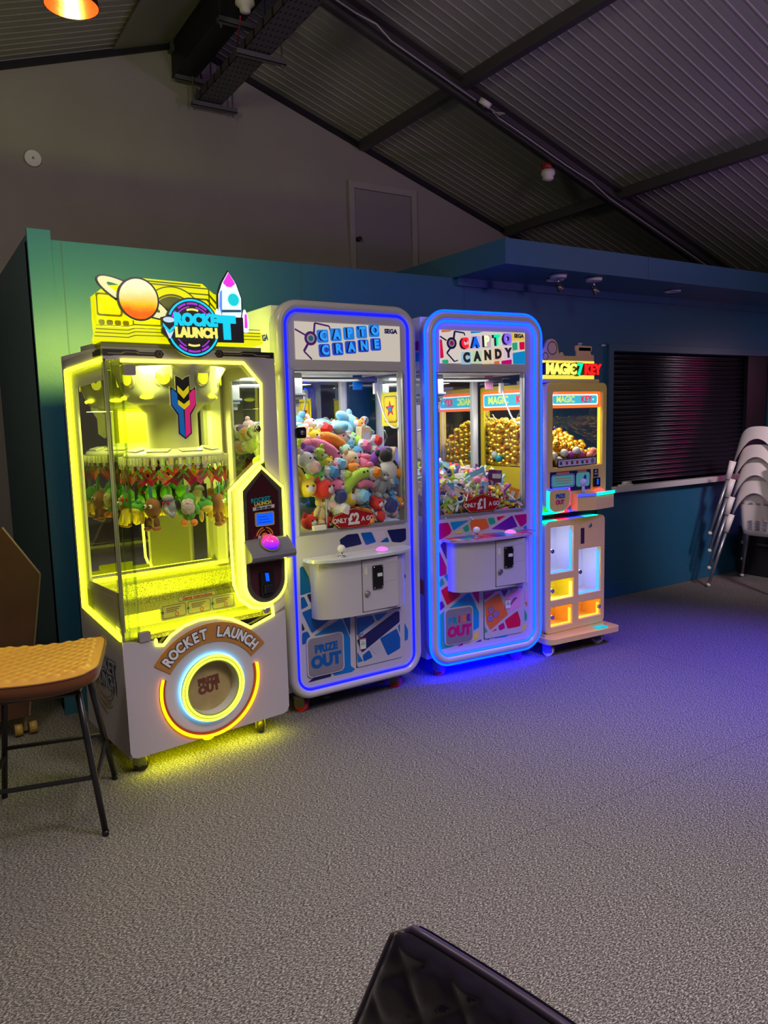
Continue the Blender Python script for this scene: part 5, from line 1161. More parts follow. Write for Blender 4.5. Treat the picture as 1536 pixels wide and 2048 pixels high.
# ================================================================== PRIZES
def pmat(n, c, r=.85): return mat('plush_'+n, c, r, sheen=.3, bump=(90, .25))
EYE = mat('toy_eye', (.01, .01, .01), .2); WRAP = mat('clear_wrap', (.70, .72, .74), .18, bump=(45, .9)); TWHITE = mat('toy_white', (.78, .76, .72), .7)
PC = {'red': (.72, .03, .03), 'blue': (.10, .38, .75), 'sky blue': (.25, .62, .90), 'green': (.12, .52, .05), 'lime': (.52, .80, .08), 'yellow': (.92, .70, .04), 'orange': (.92, .30, .02), 'pink': (.90, .22, .42), 'pale pink': (.88, .55, .58), 'purple': (.22, .05, .42), 'white': (.75, .73, .70), 'brown': (.30, .12, .04), 'navy': (.03, .04, .22), 'mint': (.45, .82, .62), 'beige': (.72, .55, .34), 'black': (.015, .015, .018), 'grey': (.35, .36, .38)}
CM = {k: pmat(k.replace(' ', '_'), v) for k, v in PC.items()}
def lump(seed, r, jag=.28, sub=2):
    g = G(); d = bmesh.ops.create_icosphere(g.bm, subdivisions=sub, radius=r); rs = random.Random(seed)
    for v in d['verts']: v.co *= 1-jag/2+jag*rs.random()
    return g
PRO = {}
def proto_mesh(kind):
    if kind in PRO: return PRO[kind]
    r = []
    if kind == 'ball':
        g = G().ball((0, 0, 0), (.055, .055, .05), 18, 12).ell((-.035, 0, .045), (.018, .01, .02)).ell((.035, 0, .045), (.018, .01, .02)); r.append(('body', g.mesh('plush_body', CM['red']), None))
        r.append(('face', G().ell((0, -.042, -.002), (.026, .016, .022)).mesh('plush_face', TWHITE), TWHITE)); r.append(('eyes', G().ball((-.018, -.053, .014), .006, 8, 6).ball((.018, -.053, .014), .006, 8, 6).mesh('plush_eyes', EYE), EYE))
    elif kind == 'teddy':
        g = G().ell((0, 0, -.03), (.042, .036, .048)).ell((0, 0, .035), (.038, .034, .034)).ell((-.032, 0, .065), (.014, .008, .014)).ell((.032, 0, .065), (.014, .008, .014)).ell((-.045, -.012, -.012), (.016, .016, .034), (0, .6, 0)).ell((.045, -.012, -.012), (.016, .016, .034), (0, -.6, 0)).ell((-.028, -.025, -.075), (.019, .028, .018)).ell((.028, -.025, -.075), (.019, .028, .018))
        r.append(('body', g.mesh('plush_body', CM['red']), None)); r.append(('muzzle', G().ell((0, -.03, .028), (.016, .012, .012)).mesh('plush_muzzle', TWHITE), TWHITE)); r.append(('eyes', G().ball((-.014, -.030, .045), .0045, 8, 6).ball((.014, -.030, .045), .0045, 8, 6).mesh('plush_eyes', EYE), EYE))
    elif kind == 'long':
        g = G(); pts = [(-.09, 0, -.012), (-.06, 0, .004), (-.02, 0, .012), (.03, 0, .010), (.07, 0, -.004), (.09, 0, -.018)]
        g.tube(pts, .030, n=14); g.ball(pts[0], .0298, 14, 9); g.ball(pts[-1], .0298, 14, 9); r.append(('body', g.mesh('plush_body', CM['red']), None))
        r.append(('eyes', G().ball((.085, -.026, 0), .006, 8, 6).ball((.062, -.030, .012), .006, 8, 6).mesh('plush_eyes', EYE), EYE))
    elif kind == 'box':
        g = G().box(-.035, .035, -.025, .025, -.045, .045, .003); r.append(('carton', g.mesh('carton', CM['red']), None)); r.append(('window', G().box(-.024, .024, -.026, -.0245, -.03, .015).mesh('window', WRAP), WRAP))
    elif kind == 'bag':
        g = lump(3, .05, .35); g.bm.transform(Matrix.Diagonal((1.1, .7, .9, 1))); r.append(('wrapper', g.mesh('wrapper', WRAP), WRAP)); g = lump(9, .040, .2); r.append(('filling', g.mesh('filling', CM['red']), None))
        # the coloured toy shows through at the front
        r[1][1].transform(Matrix.Translation((0, -.014, .004)))
    elif kind == 'penguin':
        g = G().ell((0, 0, -.02), (.05, .04, .055)).ell((0, 0, .05), (.036, .034, .034)); r.append(('body', g.mesh('plush_body', CM['white']), None)); r.append(('dark_fur', G().ell((-.028, 0, .08), (.018, .014, .02)).ell((.030, 0, .078), (.018, .014, .02)).ell((0, .018, .055), (.037, .026, .035)).ell((-.048, 0, -.01), (.012, .02, .04)).ell((.048, 0, -.01), (.012, .02, .04)).ell((-.02, -.02, -.07), (.02, .03, .016)).ell((.02, -.02, -.07), (.02, .03, .016)).mesh('dark_fur', CM['black']), CM['black']))
        r.append(('eyes', G().ball((-.013, -.032, .056), .006, 8, 6).ball((.013, -.032, .056), .006, 8, 6).mesh('plush_eyes', EYE), EYE))
    PRO[kind] = r; return r
def toy(kind, colour, parent_m, u, w, z, rot, sc, label, group=None, name='plush_toy', cat='soft toy'):
    parts = proto_mesh(kind); W4 = parent_m.matrix_world if False else Matrix.Translation(parent_m.location) @ parent_m.rotation_euler.to_matrix().to_4x4()
    root = bpy.data.objects.new(name, parts[0][1]); COL.objects.link(root)
    root.matrix_world = W4 @ Matrix.Translation((u, w, z)) @ Euler(rot).to_matrix().to_4x4() @ Matrix.Diagonal((sc, sc, sc, 1))
    col = CM[colour] if isinstance(colour, str) else colour
    for i, (pn, me, m) in enumerate(parts):
        if i == 0: o = root
        else: o = bpy.data.objects.new(pn, me); COL.objects.link(o); o.parent = root
        if m is None: o.material_slots[0].link = 'OBJECT'; o.material_slots[0].material = col
    tag(root, label, cat, group); return root
# -- hero toys of the crane's heap: (kind, colour, u, w, z, rot, scale, label)
taken = []
heroes = [
('teddy','sky blue',0.577,0.370,1.440,(-.5,1.2,.1),1.75,'large light blue bear plush lying on top of the toy heap'),
('ball','lime',0.588,0.280,1.365,(0,.3,.2),0.80,'lime round plush below the right end of the light blue bear'),
('ball','pale pink',0.503,0.270,1.393,(0,.3,-.2),0.75,'pale pink round plush in front of the light blue bear'),
('ball','mint',0.541,0.270,1.381,(0,.3,-.2),0.70,'mint round plush between the lime and pale pink ones'),
('long','orange',0.433,0.230,1.369,(0,.5,.1),1.00,'orange long plush slanting down below the light blue bear'),
('bag','red',0.395,0.300,1.437,(0,.2,.3),1.15,'orange-red packet left of the light blue bear'),
('long','pink',0.323,0.160,1.336,(0,.42,.15),1.15,'hot pink long plush slanting across the left of the heap'),
('ball','purple',0.213,0.130,1.324,(0,0,.3),0.95,'dark purple round plush at the far left of the heap'),
('ball','white',0.177,0.090,1.296,(0,0,.4),0.85,'white round plush under the dark purple one'),
('teddy','lime',0.273,0.120,1.295,(.3,-.5,.4),0.95,'pale lime teddy plush right of the dark purple toy'),
('ball','yellow',0.316,0.110,1.273,(0,0,0),0.55,'small yellow round plush under the hot pink long plush'),
('ball','pink',0.351,0.110,1.253,(0,0,0),0.55,'small pink round plush beside the small yellow one'),
('bag','sky blue',0.390,0.120,1.261,(0,0,0),0.80,'pale blue wrapped plush in the middle of the heap'),
('ball','beige',0.484,0.170,1.278,(0,0,.4),0.95,'beige round plush in the centre of the heap'),
('ball','blue',0.537,0.200,1.306,(0,0,.4),0.85,'violet blue round plush behind the beige one'),
('ball','orange',0.468,0.110,1.230,(0,.5,.4),0.75,'golden orange plush above the lime sausage-shaped plush'),
('long','lime',0.445,0.070,1.174,(0,-.6,.1),1.00,'bright lime green sausage-shaped plush in mid heap'),
('bag','lime',0.403,0.090,1.199,(0,0,.4),0.80,'lime wrapped plush left of the sausage-shaped plush'),
('bag','blue',0.315,0.090,1.222,(0,0,.4),0.95,'blue wrapped plush above the red round plush'),
('ball','green',0.233,0.080,1.200,(0,0,.4),0.80,'green round plush above the red round plush'),
('ball','red',0.254,0.065,1.148,(0,0,.5),1.05,'red round plush with a white face patch, behind the glass'),
('ball','pink',0.345,0.075,1.149,(0,.4,.5),0.80,'pink round plush right of the red one with the face patch'),
('ball','yellow',0.155,0.055,1.159,(0,0,0),0.95,'yellow round plush at the lower left behind the glass'),
('long','yellow',0.132,0.055,1.213,(0,1.2,0),0.50,'curly yellow plush tube at the left glass edge'),
('bag','navy',0.343,0.060,1.101,(0,-.3,0),1.05,'blue patterned packet above the two pound price sign'),
('long','purple',0.649,0.150,1.286,(0,-.5,.3),0.95,'purple striped long plush beside the black and white toy'),
('penguin','white',0.667,0.090,1.233,(.3,.1,3.0),1.05,'white plush with black ears turned away at the right'),
('teddy','grey',0.613,0.070,1.157,(.1,.2,.2),0.95,'grey teddy plush under the white and black one'),
('box','beige',0.765,0.170,1.282,(0,.5,.3),1.00,'tan cardboard boxed toy at the right edge of the heap'),
('box','beige',0.644,0.290,1.404,(0,.1,.2),1.00,'tan box toy right of the light blue bear'),
('ball','orange',0.666,0.360,1.460,(0,0,.2),0.65,'small orange round plush on top of the tan box toy'),
('bag','pink',0.605,0.220,1.344,(0,0,.2),0.90,'pink wrapped plush under the tan box toy'),
('bag','red',0.716,0.270,1.369,(0,0,.2),0.80,'red and clear wrapped toy at the upper right of the heap'),
('bag','orange',0.573,0.070,1.207,(0,0,.2),0.85,'orange wrapped toy left of the white and black plush'),
('long','pink',0.524,0.060,1.148,(0,.2,.2),0.60,'short magenta plush right of the lime sausage-shaped one'),
('bag','sky blue',0.476,0.055,1.093,(0,0,.2),0.95,'teal striped wrapped ball above the price sign right half'),
('ball','red',0.571,0.055,1.046,(0,0,.2),0.75,'small red round plush right of the two pound price sign'),
('bag','navy',0.650,0.060,1.028,(0,0,0),1.15,'navy wrapped plush at the lower right behind the glass'),
('ball','orange',0.734,0.070,1.197,(0,0,.2),0.65,'upper orange round plush at the right-hand glass edge'),
('ball','orange',0.719,0.055,1.039,(0,0,.2),0.60,'lower orange round plush at the right-hand glass edge'),
('bag','red',0.584,0.055,0.975,(0,0,0),0.80,'coral wrapped plush right below the price sign'),
('teddy','beige',0.258,0.090,1.044,(0,0,.2),0.90,'tan teddy plush behind the clear prize chute'),
('ball','red',0.191,0.100,0.979,(0,0,.2),0.80,'left red round plush at the bottom of the prize chute'),
('ball','red',0.284,0.080,0.967,(0,0,.2),0.70,'right red round plush at the bottom beside the prize chute'),
('teddy','pale pink',0.313,0.300,1.437,(-.3,.6,.2),1.10,'pale pink teddy plush at the upper left of the heap'),
('long','blue',0.444,0.370,1.468,(0,.2,.2),0.70,'blue long plush at the top left of the heap'),
('ball','yellow',0.310,0.240,1.406,(0,.2,.2),0.75,'yellow round plush under the pale pink teddy'),
('bag','white',0.352,0.050,1.031,(0,.2,.2),1.00,'clear wrapped white toy directly behind the price sign'),
('bag','pale pink',0.204,0.070,1.258,(0,.2,.2),0.90,'silvery pink wrapped toy at the left of the heap'),
]
for k, c, u, w, z, rot, sc, l in heroes: toy(k, c, crane_m, u, w, z, rot, sc, l, None); taken.append((u, w, z))
def h_crane(u, w): return 1.17 + min(w, .40)*.66
rs = random.Random(11); n = 0
kinds = ['ball', 'teddy', 'bag', 'bag', 'bag', 'bag', 'ball', 'bag', 'teddy', 'long']
cols = ['pink', 'white', 'mint', 'yellow', 'blue', 'pale pink', 'orange', 'lime', 'red', 'sky blue', 'purple', 'grey', 'white', 'navy', 'beige']
w = .075
while w < .70:
    u = .07 if w > .27 else .24
    while u < .76:
        hh = h_crane(u, w); z = hh; lev = 0
        while z > .95 and (lev < 2 or w < .10 or u > .70):
            p = (u+rs.uniform(-.02, .02), w+rs.uniform(-.015, .015), z+rs.uniform(-.012, .012))
            if all((p[0]-a)**2+(p[1]-b)**2+(p[2]-c)**2 > .0024 for a, b, c in taken):
                k = kinds[rs.randrange(len(kinds))]; c = cols[rs.randrange(len(cols))]; taken.append(p)
                kn = {'ball': 'round plush toy', 'teddy': 'teddy plush toy', 'bag': 'plastic-wrapped toy', 'long': 'long plush toy', 'box': 'boxed toy'}[k]
                pos = ('back' if w > .4 else 'middle' if w > .18 else 'front')+(' left' if u < .3 else ' right' if u > .52 else ' centre')+(' surface' if lev == 0 else ' lower layer')
                toy(k, c, crane_m, min(.735, max(.08, p[0])), max(.075, p[1]), max(.975, p[2]), (rs.uniform(-.8, .5), rs.uniform(-1, 1), rs.uniform(-.7, .7)), rs.uniform(.65, .92), '%s %s in the %s of the toy heap' % (c, kn, pos), '%s %ss in the %s' % (c, kn, pos), name='plush_toy' if k not in ('bag', 'box') else ('wrapped_toy' if k == 'bag' else 'boxed_toy')); n += 1
            z -= .075; lev += 1
        u += .075
    w += .075
# loose toys in the chute

# -- sweets
def sweet_mesh(k):
    key = 'sw'+k
    if key in PRO: return PRO[key]
    if k == 'lolly': r = [('stick', G().cyl((0, 0, -.06), (0, 0, .0), .0022, n=6).mesh('lolly_stick', TWHITE), TWHITE), ('sweet', G().ball((0, 0, .012), (.014, .014, .014), 12, 8).mesh('lolly_head', CM['red']), None)]
    elif k == 'wrapped':
        g = G().ell((0, 0, 0), (.018, .011, .011)).cyl((.016, 0, 0), (.032, 0, 0), .003, .011, n=8).cyl((-.016, 0, 0), (-.032, 0, 0), .003, .011, n=8); r = [('wrapper', g.mesh('sweet_wrapper', CM['red']), None)]
    elif k == 'packet':
        g = G().grid(lambda a, b: ((a-.5)*.075, .004*sin(a*9)*cos(b*7)-.006*(1-abs(2*a-1))*(1-abs(2*b-1)), (b-.5)*.05), 6, 5); g.grid(lambda a, b: ((a-.5)*.075, .004*sin(a*9)*cos(b*7)+.006*(1-abs(2*a-1))*(1-abs(2*b-1)), (b-.5)*.05), 6, 5)
        r = [('packet', g.mesh('sweet_packet', CM['red']), None), ('print', G().box(-.022, .022, -.010, -.008, -.008, .010).mesh('print', TWHITE), TWHITE)]
    elif k == 'stick': r = [('sweet_stick', G().tube([(-.05, 0, 0), (-.02, 0, .004), (.02, 0, .003), (.05, 0, -.002)], .006, n=8).mesh('sweet_stick', CM['red']), None)]
    PRO[key] = r; return r
for k in ('lolly', 'wrapped', 'packet', 'stick'): PRO['S'+k] = None; sweet_mesh(k)
def sweet(k, colour, u, w, z, rot, sc, label, group=None):
    PRO[k] = PRO['sw'+k]
    return toy(k, colour, candy_m, u, w, z, rot, sc, label, group, {'lolly': 'lollipop', 'wrapped': 'wrapped_sweet', 'packet': 'sweet_packet', 'stick': 'sweet_stick'}[k], 'sweet')
CM['violet foil'] = mat('foil_violet', (.16, .02, .20), .3); 
sweet('packet', 'violet foil', .53, .12, 1.135, (.0, .1, .15), 1.5, 'dark purple sweet packet standing up at the right of the sweets heap')
sweet('packet', 'sky blue', .42, .16, 1.13, (.2, -.3, 0), 1.9, 'large light blue tub-shaped sweet packet on the sweets heap')
sweet('packet', 'blue', .58, .05, .985, (1.2, 0, 0), 1.8, 'long blue packet lying flat at the lower right behind the glass')
sweet('lolly', 'sky blue', .22, .25, 1.20, (.2, .1, 0), 1.6, 'tall light blue lollipop sticking out at the top left of the sweets')
sweet('lolly', 'pink', .37, .10, 1.11, (.8, .4, 0), 1.7, 'round pink lollipop in the middle of the sweets heap')
sweet('packet', 'lime', .165, .05, .985, (.1, .8, 0), 1.1, 'lime green packet at the lower left behind the candy glass')
sweet('wrapped', 'yellow', .55, .035, .985, (0, .3, 0), 1.5, 'yellow twist-wrapped sweet right of the one pound price sign')
cols2 = ['pink', 'red', 'sky blue', 'white', 'lime', 'purple', 'yellow', 'blue', 'pale pink', 'mint', 'orange', 'navy']
kk = ['wrapped', 'lolly', 'stick', 'packet', 'wrapped', 'stick', 'lolly']
def h_candy(u, w): return 1.045+min(w, .3)*.42 - .18*max(0, u-.38)
w = .045; cnt = 0
while w < .60:
    u = .095 if w < .62 else .05
    while u < .65:
        z = h_candy(u, w); lev = 0
        while z > .94 and (lev < 1 or (w < .06)):
            k = kk[rs.randrange(len(kk))]; c = cols2[rs.randrange(len(cols2))]
            pos = ('back' if w > .35 else 'middle' if w > .12 else 'front')+(' left' if u < .28 else ' right' if u > .46 else ' centre')
            kn = {'wrapped': 'twist-wrapped sweet', 'lolly': 'lollipop', 'stick': 'stick sweet', 'packet': 'sweet packet'}[k]
            sweet(k, c, u+rs.uniform(-.015, .015), max(.045, w+rs.uniform(-.012, .012)), z+rs.uniform(-.012, .014), (rs.uniform(-1.2, .6), rs.uniform(-1.4, 1.4), rs.uniform(-1, 1)), rs.uniform(.95, 1.35), '%s %s in the %s of the candy machine heap' % (c, kn, pos), '%s %ss, %s of the candy heap' % (c, kn, pos)); cnt += 1
            z -= .034; lev += 1
        u += .036
    w += .045
obj('sweets_bed', G().loft([[(.06, .07, .932), (.68, .07, .932), (.68, .62, .932), (.06, .62, .932)], [(.08, .09, 1.03), (.40, .09, 1.03), (.65, .09, .985), (.65, .09, .985)], [(.08, .60, 1.13), (.42, .60, 1.13), (.65, .60, 1.06), (.65, .60, 1.06)]][:1]+[[(.07, .09, 1.02), (.65, .09, .98), (.65, .60, 1.05), (.07, .60, 1.12)]], smooth=False, cap=True), mat('sweets_bed', (.45, .30, .35), .5, noise=(40, .6)), candy_m)

# -- golden balls
GB = mat('golden_ball', (.95, .62, .06), .22, .85); GB2 = mat('golden_ball_amber', (.95, .42, .03), .25, .8)
bme = G().ball((0, 0, 0), .0215, 14, 9).mesh('golden_ball', GB)
def ball(u, w, z, m, label, group=None, name='golden_ball', s=1):
    o = bpy.data.objects.new(name, bme); COL.objects.link(o); o.location = (3.25+u, 3.33+w, z); o.scale = (s, s, s); o.rotation_euler = (rs.uniform(0, 3), rs.uniform(0, 3), 0)
    o.material_slots[0].link = 'OBJECT'; o.material_slots[0].material = m
    return tag(o, label, 'ball', group)
def h_key(u, w): return 1.255 + min(.17, w*.5) + .02*sin(u*14) - max(0, u-.28)*.26
pts = []; w = .085; row = 0
while w < .57:
    u = .034 if row % 2 == 0 else .054
    while u < .485:
        z = h_key(u, w); lev = 0; front = w < .10; left = u < .06
        while z > 1.185 and (lev < 1 or front or left):
            pts.append((u+rs.uniform(-.012, .012), w+rs.uniform(-.012, .012), z+rs.uniform(-.014, .014), lev)); z -= .035; lev += 1
        u += .0405
    w += .037; row += 1
pts = pts[:294]
for i, (u, w, z, lev) in enumerate(pts): ball(min(.485, max(.036, u)), w, z, GB2 if rs.random() < .2 else GB, 'shiny golden ball in the heap inside the gold key machine', 'golden balls in the gold key machine')
PB = {'teal': mat('ball_teal', (.02, .45, .5), .2), 'clear white': mat('ball_white', (.75, .75, .72), .15), 'pink': mat('ball_pink', (.75, .15, .32), .2), 'magenta': mat('ball_magenta', (.5, .05, .45), .2), 'coral': mat('ball_coral', (.85, .25, .18), .2)}
for c, u, w, z, l in (('clear white', .11, .040, 1.235, 'clear white ball at the front left of the key machine window'), ('clear white', .20, .040, 1.25, 'clear white ball left of centre at the front of the key machine window'), ('magenta', .25, .040, 1.235, 'magenta ball at the front of the key machine window'), ('clear white', .31, .042, 1.26, 'clear white ball above the pink one in the key machine window'), ('pink', .345, .040, 1.235, 'pink ball right of centre in the key machine window'), ('coral', .43, .040, 1.225, 'coral ball at the right of the key machine window'), ('coral', .46, .042, 1.25, 'upper coral ball at the right edge of the key machine window'), ('clear white', .15, .036, 1.205, 'lower clear white ball behind the key machine instruction strip'), ('teal', .03, .45, 1.215, 'teal ball seen through the left side glass of the key machine'), ('clear white', .03, .49, 1.235, 'white ball beside the teal one, seen through the left side glass of the key machine')):
    ball(u, w, z, PB[c], l, None, 'coloured_ball', 1.25)

# -- hanging key-ring toys and prize cards in the rocket machine
RM = Matrix.Translation(rocket_m.location) @ rocket_m.rotation_euler.to_matrix().to_4x4()
CARDC = [mat('card_red', (.45, .05, .03), .5, noise=(60, .7)), mat('card_orange', (.62, .20, .04), .5, noise=(60, .7)), mat('card_brown', (.22, .06, .03), .5, noise=(60, .7))]
cme = G().box(-.020, .020, -.0008, .0008, -.028, .028).mesh('prize_card', CARDC[0]); cst = G().box(-.021, .021, -.0015, -.0008, -.024, -.016).mesh('card_strip', RD); rbn = G().box(-.004, .004, -.001, .001, .0, .045).mesh('card_ribbon', CM['green'])
for i in range(28):
    a = 2*pi*(i+.3)/28; M3 = RM @ Matrix.Translation((.385, .25, 1.262)) @ Matrix.Rotation(a, 4, 'Z') @ Matrix.Translation((0, -.232, 0)) @ Matrix.Rotation((-.7 if i % 2 else .75), 4, 'Y') @ Matrix.Rotation(rs.uniform(-.5, .5), 4, 'Z')
    o = bpy.data.objects.new('prize_card', cme); COL.objects.link(o); o.matrix_world = M3; o.material_slots[0].link = 'OBJECT'; o.material_slots[0].material = CARDC[i % 3]
    front = -1 < a-2*pi < 1 or a < 1
    tag(o, '%s prize card hanging from a clip on the %s of the carousel' % (['red', 'orange', 'brown'][i % 3], 'front' if front else 'back'), 'card', '%s prize cards on the carousel %s' % (['red', 'orange', 'brown'][i % 3], 'front' if front else 'back'))
    for pn, me in (('card_strip', cst), ('card_ribbon', rbn)):
        c = bpy.data.objects.new(pn, me); COL.objects.link(c); c.parent = o
FUR = mat('long_fur', (.80, .72, .50), .95, bump=(120, 1.0))
def hang(i, a, kind):
    r = .222; M3 = RM @ Matrix.Translation((.385, .25, 1.135)) @ Matrix.Rotation(a, 4, 'Z') @ Matrix.Translation((0, -r, 0)) @ Matrix.Rotation(rs.uniform(-.5, .5), 4, 'Z')
    key = 'H'+kind
    if key not in PRO:
        P = []
        if kind == 'nut':
            P = [('body', G().ell((0, 0, 0), (.036, .030, .042)).mesh('toy_body', CM['brown'])), ('legs', G().ell((-.018, -.004, -.060), (.011, .014, .024)).ell((.020, -.004, -.058), (.011, .014, .024)).ell((-.022, -.008, -.082), (.017, .019, .010)).ell((.024, -.008, -.080), (.017, .019, .010)).mesh('toy_legs', CM['brown'])), ('eyes', G().ball((-.012, -.027, .008), .008, 10, 6).ball((.014, -.027, .008), .008, 10, 6).mesh('toy_eyes', TWHITE)), ('pupils', G().ball((-.012, -.034, .008), .004, 8, 6).ball((.014, -.034, .008), .004, 8, 6).mesh('toy_pupils', EYE))]
        elif kind == 'gnome':
            P = [('body', G().ell((0, 0, -.022), (.028, .026, .034)).ell((0, 0, .026), (.030, .026, .030)).ell((-.032, -.01, -.012), (.011, .011, .02)).ell((.032, -.01, -.012), (.011, .011, .02)).mesh('toy_body', CM['green'])), ('beard', (lambda g: g)(G().ell((0, -.020, .002), (.024, .018, .030))).mesh('toy_beard', FUR)), ('feet', G().ell((-.018, -.012, -.062), (.015, .022, .014)).ell((.018, -.012, -.062), (.015, .022, .014)).mesh('toy_feet', CM['orange'])), ('nose', G().ball((0, -.036, .018), .007, 8, 6).mesh('toy_nose', CM['pale pink']))]
            for v in P[1][1].vertices: v.co *= 1+.22*rs.random()
        elif kind == 'banana':
            g = G()
            for k in range(5): q = 2*pi*k/5; g.tube([(0, 0, -.005), (.022*cos(q), .022*sin(q), -.022), (.034*cos(q), .034*sin(q), -.052), (.040*cos(q), .040*sin(q), -.070)], .010, n=8)
            P = [('peel', g.mesh('toy_peel', CM['yellow'])), ('body', G().ell((0, 0, .022), (.026, .024, .036)).mesh('toy_body', CM['green'])), ('eyes', G().ball((-.010, -.022, .03), .006, 8, 6).ball((.012, -.022, .03), .006, 8, 6).mesh('toy_eyes', RD))]
        elif kind == 'elephant':
            P = [('body', G().ell((0, 0, 0), (.032, .030, .036)).ell((0, -.01, .035), (.022, .02, .018)).tube([(0, -.025, .0), (.02, -.038, -.018), (.035, -.035, -.03), (.042, -.03, -.015)], .008, n=8).mesh('toy_body', CM['grey'])), ('ears', G().ell((-.034, 0, .012), (.016, .006, .020)).ell((.034, 0, .012), (.016, .006, .020)).mesh('toy_ears', CM['black'])), ('eyes', G().ball((-.010, -.028, .02), .005, 8, 6).ball((.012, -.028, .02), .005, 8, 6).mesh('toy_eyes', RD))]
        elif kind == 'frog':
            P = [('body', G().ell((0, 0, 0), (.034, .026, .026)).ell((-.015, -.008, .026), (.010, .010, .010)).ell((.015, -.008, .026), (.010, .010, .010)).mesh('toy_body', CM['green'])), ('belly', G().ell((0, -.012, -.012), (.026, .018, .018)).mesh('toy_belly', CM['yellow'])), ('legs', G().ell((-.022, -.004, -.040), (.009, .012, .026)).ell((.022, -.004, -.040), (.009, .012, .026)).mesh('toy_legs', CM['yellow']))]
        PRO[key] = P
        PRO['strap'] = PRO.get('strap') or G().tube([(0, 0, .03), (.002, -.003, .05), (0, 0, .085)], .0018, n=5).box(-.005, .005, -.010, -.008, .028, .085).mesh('key_strap', CM['black'])
    P = PRO[key]; root = bpy.data.objects.new('keyring_plush', P[0][1]); COL.objects.link(root); root.matrix_world = M3 @ Matrix.Diagonal((1.12, 1.12, 1.12, 1))
    for pn, me in P[1:]: c = bpy.data.objects.new(pn, me); COL.objects.link(c); c.parent = root
    s = bpy.data.objects.new('key_strap', PRO['strap']); COL.objects.link(s); s.parent = root; s.material_slots[0].link = 'OBJECT'; s.material_slots[0].material = [CM['black'], CM['blue'], CM['green'], CM['grey']][i % 4]
    return root
seq = ['frog', 'nut', 'gnome', 'nut', 'elephant', 'gnome', 'banana', 'banana', 'frog', 'gnome', 'nut', 'banana', 'frog', 'nut', 'elephant', 'gnome', 'frog', 'nut']
desc = {'frog': 'green and yellow frog-like key-ring plush', 'nut': 'round brown key-ring plush with dangling feet', 'gnome': 'green key-ring plush with a fluffy cream beard', 'elephant': 'grey key-ring plush with a trunk and black ears', 'banana': 'green key-ring plush with yellow peel petals'}
for i, k in enumerate(seq):
    a = 2*pi*(i)/18 + .85; a2 = (a + pi) % (2*pi) - pi
    where = ('front' if abs(a2) < .9 else 'back' if abs(a2) > 2.2 else ('right' if a2 > 0 else 'left')+' side')
    if abs(a2) < .9: where += ' right' if a2 > .25 else ' left' if a2 < -.25 else ' centre'
    tag(hang(i, a, k), '%s, %s of the carousel' % (desc[k], where), 'soft toy', '%ss at the carousel %s' % (desc[k], where))
# ================================================================== FURNITURE
# bar stool
SC = Vector((.345, 2.945)); SR = radians(-16)
LEA = mat('tan_leather', (.62, .31, .055), .36, bump=(60, .08)); LEAD = mat('brown_leather', (.16, .055, .02), .45); LEGM = mat('stool_steel', (.05, .05, .055), .3, .7)
st = thing('bar_stool', 'bar stool with quilted tan leather seat and splayed dark metal legs', 'stool', (SC.x, SC.y, 0), SR)
def seatpt(a, b, top=True):
    x = (a-.5)*2; y = (b-.5)*2; n = 7
    k = max(abs(x), abs(y)); d = (abs(x)**n+abs(y)**n)**(1/n) if k else 1
    sc = k/d if k else 1
    X = x*sc*.225; Y = y*sc*.245; e = k
    z = .648+.022*x*x*(1 if x > 0 else .6)
    if top:
        q = abs(sin((X+Y)*pi/.052))*abs(sin((X-Y)*pi/.052)); z += .008*(q**.5 if q > 0 else 0)*(1 if e < .88 else 0) - .02*max(0, e-.8)**1.5*6
    return X, Y, z
g = G().grid(lambda a, b: seatpt(a, b), 72, 72)
o = obj('seat', g, LEA, st)
g = G(); rings = []
for kz, ks in ((0, 1), (-.02, 1.01), (-.045, .97), (-.06, .86)):
    ring_ = []
    for i in range(64):
        t_ = 2*pi*i/64; cx_, sy_ = cos(t_), sin(t_); m_ = max(abs(cx_), abs(sy_)); a, b = .5+.5*cx_/m_, .5+.5*sy_/m_; X, Y, z = seatpt(a, b); ring_.append((X*ks, Y*ks, z+kz))
    rings.append(ring_)
g.loft(rings); g.bm.faces.new([g.bm.verts[-64+i] for i in range(64)]) if g.bm.verts.ensure_lookup_table() is None else None; obj('seat_base', g, LEAD, st)
edge = [(p[0]*.997, p[1]*.997, p[2]+.001) for p in rings[0]]; obj('piping', G().tube(edge, .0035, True, 6), LEAD, st)
Mi = Matrix.Rotation(-SR, 2)
feet = [Vector((.503, 2.778)), Vector((.636, 3.216)), Vector((.223, 3.313)), Vector((.090, 2.875))]
fl = [Mi @ (f-SC) for f in feet]; cen = sum(fl, Vector((0, 0)))/4
tops = [Vector((sx*.145, sy*.15)) for sx, sy in ((1, -1), (1, 1), (-1, 1), (-1, -1))]
def at(i, z): k = z/.565; return fl[i].lerp(tops[i], k)
for i in range(4):
    p = tops[i]; q = fl[i]; l = obj('leg', G().tube([(p.x, p.y, .565), (at(i, .3).x, at(i, .3).y, .3), (q.x, q.y, .012)], .0115, n=10), LEGM, st); obj('foot_cap', G().cyl((q.x, q.y, 0), (q.x, q.y, .02), .0125, n=12), BLACK, l)
g = G()
for i in range(4): a = tops[i]; b = tops[(i+1) % 4]; g.cyl((a.x, a.y, .562), (b.x, b.y, .562), .010, n=8)
obj('seat_frame', g, LEGM, st)
for i in range(4):
    z = .20 if i % 2 == 0 else .235
    a = at(i, z); b = at((i+1) % 4, z); obj('footrest_bar', G().cyl((a.x, a.y, z), (b.x, b.y, z), .009, n=8), LEGM, st)

